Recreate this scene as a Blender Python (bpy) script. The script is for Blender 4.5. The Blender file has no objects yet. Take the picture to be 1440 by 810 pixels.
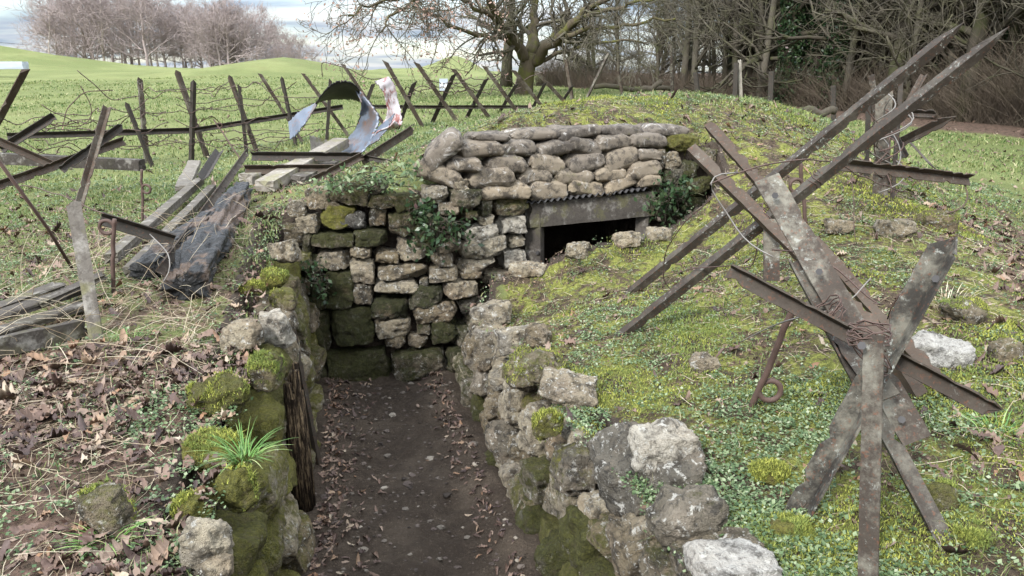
import bpy, math, random
import numpy as np
rng = np.random.default_rng(7)
random.seed(7)
R = math.radians
C = bpy.context.scene.collection
S = bpy.context.scene

# ------------------------------------------------------------------ camera
CAMZ, PITCH, F = 2.6, R(16.3), 1040.0
cp, sp = math.cos(PITCH), math.sin(PITCH)
cam = bpy.data.cameras.new('camera'); cam_o = bpy.data.objects.new('camera', cam); C.objects.link(cam_o)
cam.sensor_width = 36; cam.lens = 26.0; cam.clip_end = 2000; cam.clip_start = 0.05
cam_o.location = (0, 0, CAMZ); cam_o.rotation_euler = (math.pi/2-PITCH, 0, 0)
S.camera = cam_o

def ray(px, py):
    u = (px-720)/F; v = (py-405)/F
    return np.array([u, cp-v*sp, -sp-v*cp])
def P(px, py, Y):
    d = ray(px, py); return np.array([0, 0, CAMZ]) + d*(Y/d[1])

# ------------------------------------------------------------------ noise
def _h(ix, iy, iz, s=0):
    n = (ix.astype(np.int64)*374761393 + iy.astype(np.int64)*668265263 + iz.astype(np.int64)*2147483647 + s*974711) & 0xFFFFFFFF
    n = ((n ^ (n >> 13))*1274126177) & 0xFFFFFFFF
    n = ((n ^ (n >> 16))*2246822519) & 0xFFFFFFFF
    return ((n ^ (n >> 15)) & 0xFFFFFF)/float(0xFFFFFF)
def vnoise(x, y, z=0.0, s=0):
    x = np.asarray(x, float); y = np.asarray(y, float); z = np.broadcast_to(np.asarray(z, float), x.shape)
    fx, fy, fz = np.floor(x), np.floor(y), np.floor(z)
    tx, ty, tz = x-fx, y-fy, z-fz
    tx, ty, tz = [t*t*(3-2*t) for t in (tx, ty, tz)]
    r = 0
    for a in (0, 1):
        for b in (0, 1):
            for c in (0, 1):
                w = (tx if a else 1-tx)*(ty if b else 1-ty)*(tz if c else 1-tz)
                r = r + w*_h(fx+a, fy+b, fz+c, s)
    return r*2-1
def fbm(x, y, z=0.0, o=4, s=0, g=.5):
    a = 1; t = 0
    for i in range(o):
        k = 2.03**i
        t = t + a*vnoise(x*k+7.1*i, y*k+3.3*i, np.asarray(z)*k+5.7*i, s+i); a *= g
    return t
def sstep(a, b, x):
    t = np.clip((x-a)/(b-a), 0, 1); return t*t*(3-2*t)

# ------------------------------------------------------------------ terrain
CP = np.array([
 # left bank
 (-.8,1,1.1),(-.95,2,1.1),(-1.1,3,1.15),(-1.35,4,1.2),(-1.6,5,1.32),(-1.8,6,1.48),(-1.7,6.6,1.6),
 (-2.5,2,1.12),(-2.6,4,1.2),(-2.6,6,1.36),(-5,3,1.1),(-5,6,1.15),(-5,9,1.2),(-2.6,8,1.42),(-1.5,7.2,1.68),(-1.1,7.3,1.78),
 (-.6,6.7,1.95),(-.4,7.2,2.05),
 # mound over the dugout
 (.2,7.0,2.08),(1.2,7.4,2.1),(2.0,7.7,2.05),(.3,8.2,2.2),(1.5,9.3,2.33),(3.0,9.5,2.25),(3.8,9.3,2.05),(3.3,6.6,1.58),(2.5,7.2,1.85),
 (4.4,7.4,1.25),(5.2,8.5,1.2),(1.5,12,1.95),(0,11,1.85),(1.5,14,1.72),(4,13,1.55),(-1,9,1.75),
 # bank in front of the entrance
 (.45,2.1,1.05),(.2,3,1.0),(0,3.7,.93),(-.2,4.6,.88),(-.42,5.7,.8),(-.2,5.95,.93),(.1,6.1,.99),(.65,6.2,1.17),(1.15,6.35,1.2),(1.7,6.6,1.42),
 (.4,4.4,.97),(1.2,4.2,1.12),(.7,5,1.0),(2.2,5,1.3),(1.9,3.5,1.2),(1.5,2.2,1.15),(1.2,1.2,1.1),(2.6,2.5,1.2),(3.3,4.6,1.32),(3.0,5.6,1.42),
 (4.6,5.5,1.0),(4.4,3.6,1.05),(4,1.5,1.08),(2.4,6.2,1.5),
 # field
 (-5.2,12,1.22),(-1.8,13,1.6),(1.5,20,1.75),(-8,12,1.2),(8,13.5,1.0),(6.2,10,1.1),(-20,12,1.2),(-40,12,1.2),(-20,3,1.1),(20,3,.8),(40,10,.7),
 (0,-8,1.1),(-15,-8,1.1),(15,-8,.9),(60,0,.6),(-60,30,2.2),
 (-60,110,3.0),(0,110,2.6),(60,110,1.5),(-40,60,2.75),(-15,60,2.6),(0,60,2.2),(15,45,1.8),(30,40,1.0),(60,60,1.0),(-30,30,2.0),(-12,30,2.0),
 (0,30,1.8),(10,28,1.35),(20,25,.9),(15,18,.9),(7,20,1.3)], float)
def _tps_fit(c):
    n = len(c); d2 = ((c[:, None, :2]-c[None, :, :2])**2).sum(-1)
    K = .5*d2*np.log(d2+1e-9) + np.eye(n)*.02
    Pm = np.c_[np.ones(n), c[:, :2]]
    A = np.block([[K, Pm], [Pm.T, np.zeros((3, 3))]])
    return np.linalg.solve(A, np.r_[c[:, 2], 0, 0, 0])
WT = _tps_fit(CP)
HILLS = [(-42.5, 62, 2.2, 7.5, 8), (-14.2, 46, 1.15, 4.2, 5), (-4.4, 62, 1.5, 2.2, 4), (-.9, 46, .55, 2.6, 4), (5.5, 30, .35, 3.2, 1.6), (-9, 60, .4, 3, 5)]
def surf(x, y, rough=True):
    x = np.atleast_1d(np.asarray(x, float)); y = np.atleast_1d(np.asarray(y, float)); sh = x.shape
    X = np.clip(x.ravel(), -62, 62); Y = np.clip(y.ravel(), -10, 112)
    out = np.empty(len(X))
    for i in range(0, len(X), 40000):
        a, b = X[i:i+40000], Y[i:i+40000]
        d2 = (a[:, None]-CP[None, :, 0])**2 + (b[:, None]-CP[None, :, 1])**2
        out[i:i+40000] = (.5*d2*np.log(d2+1e-9)) @ WT[:-3] + WT[-3] + WT[-2]*a + WT[-1]*b
    for cx, cy, h, sx, sy in HILLS:
        out += h*np.exp(-((X-cx)/sx)**2-((Y-cy)/sy)**2)
    if rough:
        out += .022*fbm(X*2.3, Y*2.3, 0, 3, 11) + .012*fbm(X*9, Y*9, 0, 3, 12) + .05*fbm(X*.35, Y*.35, 0, 2, 13)*sstep(5, 14, np.hypot(X, Y))
    return out.reshape(sh)
def hs(x, y): return float(surf(x, y)[0])

FAC = np.array([(-1.75, 6.02), (-.6, 6.15), (.16, 6.62), (1.25, 7.0), (2.05, 7.3)])          # line of the facade
xl = lambda y: -1.107-(y-3.38)*.2
xr = lambda y: .115-(y-3.38)*.26
def inpoly(x, y, poly):
    c = np.zeros(np.shape(x), bool); n = len(poly)
    for i in range(n):
        x1, y1 = poly[i]; x2, y2 = poly[i-1]
        c ^= ((y1 > y) != (y2 > y)) & (x < (x2-x1)*(y-y1)/(y2-y1+1e-12)+x1)
    return c
def _poly(m): return [(xl(.8)-m, .8), (xr(.8)+m, .8), (xr(5.6)+m, 5.6+.4*m), (-.2, 5.97), (.1, 6.1), (.65, 6.22), (1.15, 6.37), (1.7, 6.62), (1.95, 6.9), (2.0, 7.38), (1.25, 7.12), (.16, 6.76), (-.6, 6.3), (-1.8-m, 6.18)]
POLY1, POLYR, POLYS = _poly(.27), _poly(.03), _poly(.12)
_old = [(xr(5.75)+.1, 5.72), (-.2, 5.97), (.1, 6.1), (.65, 6.22), (1.15, 6.37), (1.7, 6.62), (1.95, 6.9), (2.0, 7.38), (1.25, 7.12), (.16, 6.76), (-.6, 6.3), (-1.95, 6.18)]
DOOR = [(.2, 6.6), (1.3, 6.95), (.95, 8.3), (-.15, 7.95)]
def in_cut(x, y): return inpoly(x, y, POLY1) | inpoly(x, y, DOOR)
def floor_z(x, y): return .035*fbm(x*3, y*3, 0, 4, 21)+.02*fbm(x*12, y*12, 0, 2, 22)+.05*np.exp(-((x-xl(y))/.12)**2)+.06*np.exp(-((x-xr(y))/.13)**2)
def RAYHIT(px, py, up=0.0):
    d = ray(px, py); o = np.array([0, 0, CAMZ])
    t = np.concatenate([np.arange(1.5, 14, .02), np.arange(14, 70, .1)])
    pts = o+d*t[:, None]
    h = surf(pts[:, 0], pts[:, 1])
    cut = inpoly(pts[:, 0], pts[:, 1], POLYR)
    h = np.where(cut, 0, h)
    k = np.argmax(pts[:, 2] < h+up)
    return pts[k] if (pts[:, 2] < h+up).any() else pts[-1]

# ------------------------------------------------------------------ mesh helpers
def mesh_np(name, V, polys, smooth=True):
    me = bpy.data.meshes.new(name)
    V = np.ascontiguousarray(V, np.float32)
    polys = [np.asarray(p, np.int32) for p in polys if len(p)]
    loops = np.concatenate([p.ravel() for p in polys])
    sizes = np.concatenate([np.full(len(p), p.shape[1], np.int32) for p in polys])
    starts = np.concatenate([[0], np.cumsum(sizes)[:-1]]).astype(np.int32)
    me.vertices.add(len(V)); me.vertices.foreach_set('co', V.ravel())
    me.loops.add(len(loops)); me.loops.foreach_set('vertex_index', loops)
    me.polygons.add(len(sizes)); me.polygons.foreach_set('loop_start', starts)
    me.polygons.foreach_set('use_smooth', np.full(len(sizes), smooth, bool))
    me.update(calc_edges=True); me.validate()
    return me
class MB:
    def __init__(s): s.V = []; s.q = []; s.t = []; s.n = 0
    def add(s, V, q=None, t=None):
        V = np.asarray(V, float).reshape(-1, 3)
        if q is not None and len(q): s.q.append(np.asarray(q, np.int64)+s.n)
        if t is not None and len(t): s.t.append(np.asarray(t, np.int64)+s.n)
        s.V.append(V); s.n += len(V)
    def mesh(s, name, smooth=True, origin=(0, 0, 0)):
        P_ = []
        if s.q: P_.append(np.concatenate(s.q))
        if s.t: P_.append(np.concatenate(s.t))
        return mesh_np(name, np.concatenate(s.V)-np.asarray(origin), P_, smooth)
    def tube(s, pts, rad, n=5, cap=True):
        pts = np.asarray(pts, float); m = len(pts)
        rad = np.broadcast_to(np.asarray(rad, float), (m,))
        tg = np.gradient(pts, axis=0); tg /= np.linalg.norm(tg, axis=1)[:, None]+1e-9
        ref = np.array([0.13, .21, 1.0]) if abs(tg[:, 2]).mean() < .8 else np.array([1.0, .2, .1])
        a = np.cross(tg, ref); a /= np.linalg.norm(a, axis=1)[:, None]+1e-9
        b = np.cross(tg, a)
        an = np.arange(n)*2*math.pi/n
        V = pts[:, None]+rad[:, None, None]*(a[:, None]*np.cos(an)[None, :, None]+b[:, None]*np.sin(an)[None, :, None])
        i = np.arange(m-1)[:, None]*n; k = np.arange(n)[None]; k2 = (k+1) % n
        q = np.stack([i+k, i+k2, i+n+k2, i+n+k], -1).reshape(-1, 4)
        V = V.reshape(-1, 3); t = None
        if cap:
            V = np.vstack([V, pts[0], pts[-1]]); c0, c1 = m*n, m*n+1; kk = np.arange(n); kk2 = (kk+1) % n
            t = np.vstack([np.c_[np.full(n, c0), kk2, kk], np.c_[np.full(n, c1), (m-1)*n+kk, (m-1)*n+kk2]])
        s.add(V, q, t)
def link(name, me, mat, parent=None, loc=(0, 0, 0)):
    o = bpy.data.objects.new(name, me); C.objects.link(o); o.location = loc
    if mat and not me.materials: me.materials.append(mat)
    if parent: o.parent = parent
    return o
def empty(name, loc=(0, 0, 0)):
    o = bpy.data.objects.new(name, None); C.objects.link(o); o.location = loc; o.empty_display_size = .1; return o
def tag(o, label=None, cat=None, group=None, kind='thing'):
    o['kind'] = kind
    if label: o['label'] = label
    if cat: o['category'] = cat
    if group: o['group'] = group
    return o
def copy_tree(o, parent=None):
    c = o.copy(); C.objects.link(c)
    if parent: c.parent = parent
    for ch in list(o.children): copy_tree(ch, c)
    return c

# ------------------------------------------------------------------ material helpers
class N:
    def __init__(s, name, rough=.9, spec=.25):
        s.m = bpy.data.materials.new(name); s.m.use_nodes = True; s.nt = s.m.node_tree
        s.b = s.nt.nodes['Principled BSDF']; s.b.inputs['Roughness'].default_value = rough
        s.b.inputs['Specular IOR Level'].default_value = spec
        s.geo = s.nt.nodes.new('ShaderNodeNewGeometry'); s.pos = s.geo.outputs['Position']
    def set(s, sock, v):
        if hasattr(v, 'is_output') or isinstance(v, bpy.types.NodeSocket): s.nt.links.new(v, sock)
        elif isinstance(v, (tuple, list)) and sock.type == 'RGBA': sock.default_value = (*v, 1)
        else: sock.default_value = v
    def noise(s, scale, detail=5, rough=.6, vec=None, dist=0):
        n = s.nt.nodes.new('ShaderNodeTexNoise'); s.set(n.inputs['Vector'], vec if vec is not None else s.pos)
        n.inputs['Scale'].default_value = scale; n.inputs['Detail'].default_value = detail; n.inputs['Roughness'].default_value = rough
        n.inputs['Distortion'].default_value = dist
        return n.outputs['Fac']
    def voro(s, scale, vec=None, feat='F1'):
        n = s.nt.nodes.new('ShaderNodeTexVoronoi'); n.feature = feat; s.set(n.inputs['Vector'], vec if vec is not None else s.pos); n.inputs['Scale'].default_value = scale
        return n.outputs['Distance']
    def ramp(s, f, *st):
        n = s.nt.nodes.new('ShaderNodeValToRGB'); s.set(n.inputs[0], f); e = n.color_ramp.elements
        while len(e) < len(st): e.new(.5)
        for k, (p, c) in zip(e, st):
            k.position = p; k.color = (*c, 1) if isinstance(c, (tuple, list)) else (c, c, c, 1)
        return n.outputs[0]
    def mix(s, f, a, b, mode='MIX'):
        n = s.nt.nodes.new('ShaderNodeMix'); n.data_type = 'RGBA'; n.blend_type = mode
        s.set(n.inputs[0], f); s.set(n.inputs[6], a); s.set(n.inputs[7], b); return n.outputs[2]
    def mt(s, op, a, b=0.0, clamp=False):
        n = s.nt.nodes.new('ShaderNodeMath'); n.operation = op; n.use_clamp = clamp; s.set(n.inputs[0], a); s.set(n.inputs[1], b); return n.outputs[0]
    def sm(s, f, lo, hi):
        n = s.nt.nodes.new('ShaderNodeMapRange'); n.interpolation_type = 'SMOOTHSTEP'; s.set(n.inputs[0], f); n.inputs[1].default_value = lo; n.inputs[2].default_value = hi
        return n.outputs[0]
    def isl(s): return s.geo.outputs['Random Per Island']
    def oinfo(s, what): return s._oi().outputs[what]
    def _oi(s):
        if not hasattr(s, 'oi'): s.oi = s.nt.nodes.new('ShaderNodeObjectInfo')
        return s.oi
    def ocol(s):
        n = s.nt.nodes.new('ShaderNodeSeparateColor'); s.nt.links.new(s.oinfo('Color'), n.inputs[0]); return n.outputs
    def nz(s):
        n = s.nt.nodes.new('ShaderNodeSeparateXYZ'); s.nt.links.new(s.geo.outputs['Normal'], n.inputs[0]); return n.outputs[2]
    def attr(s, name):
        n = s.nt.nodes.new('ShaderNodeAttribute'); n.attribute_name = name
        q = s.nt.nodes.new('ShaderNodeSeparateColor'); s.nt.links.new(n.outputs['Color'], q.inputs[0]); return q.outputs
    def color(s, c): s.set(s.b.inputs['Base Color'], c)
    def rough(s, c): s.set(s.b.inputs['Roughness'], c)
    def bump(s, h, st=.5, dist=.02):
        n = s.nt.nodes.new('ShaderNodeBump'); n.inputs['Strength'].default_value = st; n.inputs['Distance'].default_value = dist
        s.set(n.inputs['Height'], h); s.nt.links.new(n.outputs[0], s.b.inputs['Normal'])
    def scalepos(s, v):
        n = s.nt.nodes.new('ShaderNodeVectorMath'); n.operation = 'MULTIPLY'; s.nt.links.new(s.pos, n.inputs[0]); n.inputs[1].default_value = v; return n.outputs[0]
    def sss(s, w=.3):
        try: s.b.inputs['Transmission Weight'].default_value = 0
        except Exception: pass

def make_materials():
    M = {}
    # limestone with moss; object colour = (tone, moss amount, moss brightness)
    n = N('limestone', .92, .2); c = n.ocol()
    big = n.noise(4, 6, .65); fine = n.noise(38, 6, .7); mid = n.noise(14, 5, .6)
    base = n.ramp(c[0], (0, (.095, .093, .085)), (.5, (.225, .178, .11)), (.9, (.45, .39, .285)), (1, (.47, .45, .41)))
    warm = n.mix(n.oinfo('Random'), (.30, .215, .125), (.25, .235, .205))
    base = n.mix(n.mt('MULTIPLY', n.sm(big, .42, .68), n.mt('SUBTRACT', 1.0, n.mt('MULTIPLY', n.sm(c[0], .8, .98), .8))), base, warm)
    base = n.mix(n.mt('MULTIPLY', n.sm(mid, .46, .66), .8), base, (.045, .038, .03))
    base = n.mix(n.mt('MULTIPLY', n.sm(n.noise(22, 4, .7), .57, .66), .8), base, (.62, .6, .54))
    base = n.mix(n.mt('MULTIPLY', n.sm(fine, .52, .7), .8), base, (.045, .038, .03))
    base = n.mix(n.mt('MULTIPLY', n.sm(n.noise(10, 6, .8, dist=.8), .5, .62), n.mt('SUBTRACT', .85, n.mt('MULTIPLY', c[0], .6))), base, (.028, .027, .025))
    base = n.mix(n.mt('MULTIPLY', n.sm(n.noise(46, 5, .8), .56, .64), n.mt('MULTIPLY', n.sm(n.noise(7, 4, .7), .42, .6), .9)), base, (.55, .54, .49))
    mn = n.mt('ADD', n.mt('MULTIPLY', n.noise(6, 5, .7), 1.1), n.mt('MULTIPLY', n.nz(), .16))
    mn = n.mt('ADD', mn, n.mt('MULTIPLY', n.mt('SUBTRACT', c[1], .5), 1.0))
    mn = n.mt('ADD', mn, n.mt('MULTIPLY', n.mt('SUBTRACT', n.noise(28, 6, .8), .5), .75))
    mf = n.mt('MULTIPLY', n.sm(mn, .58, .95), .93)
    mc = n.mix(c[2], (.016, .019, .008), (.10, .10, .018))
    mc = n.mix(n.sm(n.noise(60, 5, .85), .38, .7), mc, n.mix(c[2], (.04, .046, .014), (.23, .215, .04)))
    mc = n.mix(n.mt('MULTIPLY', n.sm(n.noise(17, 5, .75), .5, .68), .75), mc, n.mix(c[2], (.03, .026, .016), (.11, .085, .035)))
    n.color(n.mix(mf, base, mc))
    n.bump(n.mt('ADD', n.mt('MULTIPLY', fine, .6), n.mt('ADD', mid, n.mt('MULTIPLY', n.noise(110, 3, .8), .55))), 1.0, .06)
    M['stone'] = n.m
    # hessian / cement sandbags
    n = N('sandbag_cloth', .9, .2); c = n.ocol()
    base = n.mix(n.noise(3, 5), n.mix(c[0], (.07, .06, .052), (.17, .132, .09)), n.mix(c[0], (.135, .12, .108), (.30, .25, .18)))
    base = n.mix(n.mt('MULTIPLY', n.sm(n.noise(9, 6, .75), .46, .6), .8), base, (.035, .03, .026))
    base = n.mix(n.mt('MULTIPLY', n.sm(n.noise(7, 6, .75, dist=1), .56, .68), .7), base, (.46, .44, .41))
    base = n.mix(n.mt('MULTIPLY', n.sm(n.noise(5, 6, .8), .57, .7), .5), base, (.1, .1, .03))
    n.color(base)
    w = n.nt.nodes.new('ShaderNodeTexWave'); w.inputs['Scale'].default_value = 90; w.inputs['Distortion'].default_value = 1.5; n.nt.links.new(n.pos, w.inputs['Vector'])
    n.bump(n.mt('ADD', n.mt('MULTIPLY', w.outputs['Fac'], .2), n.mt('ADD', n.noise(45, 5, .7), n.noise(12, 4, .6))), .55, .018)
    M['bag'] = n.m
    # rusted steel; object colour = (rust, lichen, lightness)
    n = N('rusted_steel', .68, .22); c = n.ocol()
    base = n.mix(n.noise(9, 6, .7), n.mix(c[0], (.014, .0135, .012), (.032, .02, .0135)), n.mix(c[0], (.034, .032, .027), (.074, .053, .037)))
    base = n.mix(n.mt('MULTIPLY', n.sm(n.noise(4, 6, .75), .45, .65), c[2]), base, (.155, .145, .115))
    base = n.mix(n.mt('MULTIPLY', n.sm(n.noise(38, 5, .75), .57, .63), n.mt('MULTIPLY', n.sm(n.noise(5, 4, .6), .42, .62), n.mt('MULTIPLY', c[1], .9))), base, (.30, .31, .28))
    base = n.mix(n.mt('MULTIPLY', n.sm(n.noise(60, 3, .7), .55, .7), .5), base, (.13, .05, .025))
    n.color(base); n.bump(n.noise(70, 5, .7), .35, .008); M['steel'] = n.m
    n = N('rusty_wire', .7, .3); n.color(n.mix(n.noise(20, 3), (.04, .026, .022), (.09, .055, .042))); M['wire'] = n.m
    n = N('pale_wire', .5, .4); n.color(n.mix(n.noise(20, 3), (.09, .08, .07), (.19, .175, .155))); M['palewire'] = n.m
    # galvanised sheet
    n = N('galvanised_sheet', .45, .5)
    base = n.mix(n.noise(5, 5), (.045, .054, .07), (.16, .19, .24))
    base = n.mix(n.sm(n.noise(4, 6, .7), .5, .62), base, (.1, .08, .075))
    base = n.mix(n.sm(n.noise(12, 6, .7), .58, .66), base, (.16, .07, .04))
    n.color(base); n.b.inputs['Metallic'].default_value = .25; n.bump(n.noise(30, 4), .2, .01); M['galv'] = n.m
    n = N('flaking_paint_sheet', .6, .3)
    base = n.mix(n.noise(8, 5), (.27, .245, .255), (.44, .41, .41))
    base = n.mix(n.sm(n.noise(7, 6, .75, vec=n.scalepos((2.5, 1, .8))), .48, .58), base, (.2, .085, .075))
    n.color(base); M['flake'] = n.m
    n = N('dark_sheet', .6, .3); n.color(n.mix(n.sm(n.noise(6, 5, .7), .5, .8), (.012, .011, .011), (.06, .048, .042))); M['darksheet'] = n.m
    # weathered timber, object colour = (lightness, moss, warmth)
    n = N('weathered_timber', .85, .2); c = n.ocol(); tc = n.nt.nodes.new('ShaderNodeTexCoord').outputs['Object']
    base = n.mix(c[0], (.03, .025, .021), (.25, .225, .19))
    base = n.mix(n.mt('MULTIPLY', n.sm(n.noise(26, 6, .7, dist=.6), .45, .7), .75), base, n.mix(c[0], (.02, .017, .015), (.12, .1, .08)))
    base = n.mix(n.mt('MULTIPLY', n.sm(n.noise(9, 5, .7), .5, .7), .35), base, (.4, .38, .34))
    base = n.mix(n.mt('MULTIPLY', n.sm(n.noise(5, 6, .7), .5, .62), c[1]), base, (.15, .15, .03))
    n.color(base); n.bump(n.noise(50, 6, .7), .5, .012); M['timber'] = n.m
    # charred log
    n = N('charred_wood', .5, .4)
    base = n.mix(n.sm(n.noise(11, 6, .7), .45, .7), (.004, .004, .004), (.018, .017, .017))
    base = n.mix(n.mt('MULTIPLY', n.sm(n.noise(30, 5, .7), .62, .7), .8), base, (.14, .15, .17))
    base = n.mix(n.sm(n.noise(3, 4, .6), .53, .62), base, (.085, .055, .036))
    n.color(base); n.bump(n.mt('ADD', n.voro(22), n.noise(40, 5, .7)), .9, .03); M['char'] = n.m
    n = N('rotten_wood', .9, .1); st = n.noise(9, 6, .7, vec=n.scalepos((9, 9, 1)))
    n.color(n.mix(n.sm(st, .45, .68), (.02, .014, .01), (.26, .19, .115))); n.bump(st, .9, .03); M['rotten'] = n.m
    # bark kinds
    def bark(name, a, b, g, gm):
        n = N(name, .95, .1); k = n.noise(7, 6, .7, vec=n.scalepos((4, 4, .8)))
        base = n.mix(k, a, b); base = n.mix(n.mt('MULTIPLY', n.sm(n.noise(1.6, 5, .7), .45, .62), gm), base, g)
        n.color(base); n.bump(k, .6, .03); return n.m
    M['oakbark'] = bark('oak_bark', (.035, .028, .019), (.12, .098, .068), (.095, .1, .022), .75)
    M['twig'] = bark('twig_bark', (.042, .037, .029), (.13, .115, .09), (.1, .105, .045), .35)
    M['darkbark'] = bark('dark_bark', (.028, .025, .019), (.085, .073, .056), (.05, .058, .02), .6)
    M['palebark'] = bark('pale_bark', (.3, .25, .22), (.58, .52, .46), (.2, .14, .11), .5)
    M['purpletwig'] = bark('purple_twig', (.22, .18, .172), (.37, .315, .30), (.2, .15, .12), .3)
    M['brush'] = bark('brush_twig', (.055, .043, .033), (.165, .132, .1), (.1, .09, .05), .3)
    # leaves of several kinds
    n = N('dead_leaf', .6, .35)
    r = n.isl(); base = n.ramp(r, (0, (.028, .018, .016)), (.35, (.078, .047, .034)), (.6, (.15, .097, .068)), (.8, (.245, .185, .138)), (.9, (.2, .105, .05)), (1, (.36, .305, .225)))
    base = n.mix(n.mt('MULTIPLY', n.noise(60, 3), .5), base, (.06, .035, .03)); n.color(base); M['deadleaf'] = n.m
    def blade(name, stops, rough=.6, nscale=1.3, alt=None, amt=0):
        n = N(name, rough, .3); f = n.isl()
        c = n.ramp(f, *stops)
        if alt: c = n.mix(n.mt('MULTIPLY', n.sm(n.noise(nscale, 4, .6), .45, .65), amt), c, alt)
        n.color(c)
        t = n.nt.nodes.new('ShaderNodeBsdfTranslucent'); n.set(t.inputs[0], c)
        mx = n.nt.nodes.new('ShaderNodeMixShader'); mx.inputs[0].default_value = .3
        out = n.nt.nodes['Material Output']; n.nt.links.new(n.b.outputs[0], mx.inputs[1]); n.nt.links.new(t.outputs[0], mx.inputs[2]); n.nt.links.new(mx.outputs[0], out.inputs[0])
        return n.m
    M['grass'] = blade('grass_blade', [(0, (.035, .08, .018)), (.4, (.1, .148, .042)), (.75, (.19, .23, .085)), (.9, (.26, .265, .12)), (1, (.4, .36, .22))], alt=(.2, .215, .075), amt=.5)
    M['moss'] = blade('moss_shoot', [(0, (.06, .072, .016)), (.5, (.19, .215, .04)), (1, (.41, .41, .09))], .8, 2.2, (.12, .17, .05), .7)
    M['weed'] = blade('weed_leaf', [(0, (.04, .075, .03)), (.5, (.1, .15, .065)), (.85, (.2, .25, .13)), (1, (.3, .33, .22))], .5)
    M['straw'] = blade('straw', [(0, (.2, .14, .085)), (.5, (.42, .34, .23)), (1, (.62, .55, .42))], .6)
    M['ivy'] = blade('ivy_leaf', [(0, (.012, .028, .012)), (.6, (.035, .065, .025)), (.9, (.07, .1, .045)), (1, (.13, .07, .075))], .35)
    M['oakleaf'] = blade('russet_leaf', [(0, (.24, .14, .11)), (1, (.45, .32, .26))], .6)
    # ground: attribute zone = (moss, litter, mud)
    n = N('turf', .95, .15); z = n.attr('zone')
    soil = n.mix(n.sm(n.noise(30, 6, .9), .3, .72), (.014, .01, .008), (.14, .102, .068))
    gr = n.mix(n.noise(9, 6, .8), (.035, .058, .016), (.19, .21, .075))
    gr = n.mix(n.mt('MULTIPLY', n.sm(n.noise(.22, 5, .65), .4, .65), .6), gr, (.2, .215, .085))
    gr = n.mix(n.mt('MULTIPLY', n.sm(n.noise(.8, 7, .75), .48, .66), .5), gr, (.13, .125, .05))
    mo = n.mix(n.sm(n.noise(34, 6, .9), .3, .7), (.03, .036, .01), (.30, .31, .075))
    li = n.mix(n.noise(40, 6, .8), (.055, .032, .025), (.24, .16, .12))
    f1 = n.sm(n.mt('ADD', n.noise(3.2, 6, .7), n.mt('MULTIPLY', n.mt('SUBTRACT', z[0], .5), .9)), .42, .6)
    c = n.mix(f1, gr, mo)
    f0 = n.sm(n.mt('ADD', n.noise(4.2, 6, .8), 0.0), .44, .56)
    c = n.mix(n.mt('MULTIPLY', f0, n.sm(z[0], .05, .4)), c, soil)
    f2 = n.sm(n.mt('ADD', n.noise(6, 6, .75), n.mt('MULTIPLY', n.mt('SUBTRACT', z[1], .5), .9)), .42, .6)
    c = n.mix(f2, c, n.mix(n.sm(n.noise(9, 5, .7), .4, .6), li, soil))
    mud = n.mix(n.noise(14, 6, .75), (.02, .0145, .011), (.082, .062, .046))
    mud = n.mix(n.mt('MULTIPLY', n.sm(n.noise(2.2, 6, .7), .45, .65), .6), mud, (.10, .078, .058))
    mud = n.mix(n.mt('MULTIPLY', n.sm(n.noise(70, 4, .7), .58, .68), .6), mud, (.2, .16, .12))
    c = n.mix(n.sm(z[2], .2, .6), c, mud)
    n.color(c); n.rough(n.mix(n.sm(z[2], .2, .6), (.95,)*3, n.ramp(n.noise(5, 4), (.35, .55), (.65, .85))))
    n.bump(n.mt('ADD', n.noise(55, 6, .75), n.noise(16, 5, .7)), .9, .04); M['turf'] = n.m
    n = N('white_paint', .6, .3); n.color(n.mix(n.noise(3, 4), (.27, .3, .35), (.35, .385, .43))); M['white'] = n.m
    n = N('print', .6, .3); n.color(n.mix(n.sm(n.noise(9, 2), .5, .55), (.7, .7, .68), (.25, .27, .3))); M['print'] = n.m
    n = N('iron_bolt', .6, .4); n.color((.03, .028, .028)); M['bolt'] = n.m
    return M
M = make_materials()
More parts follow.
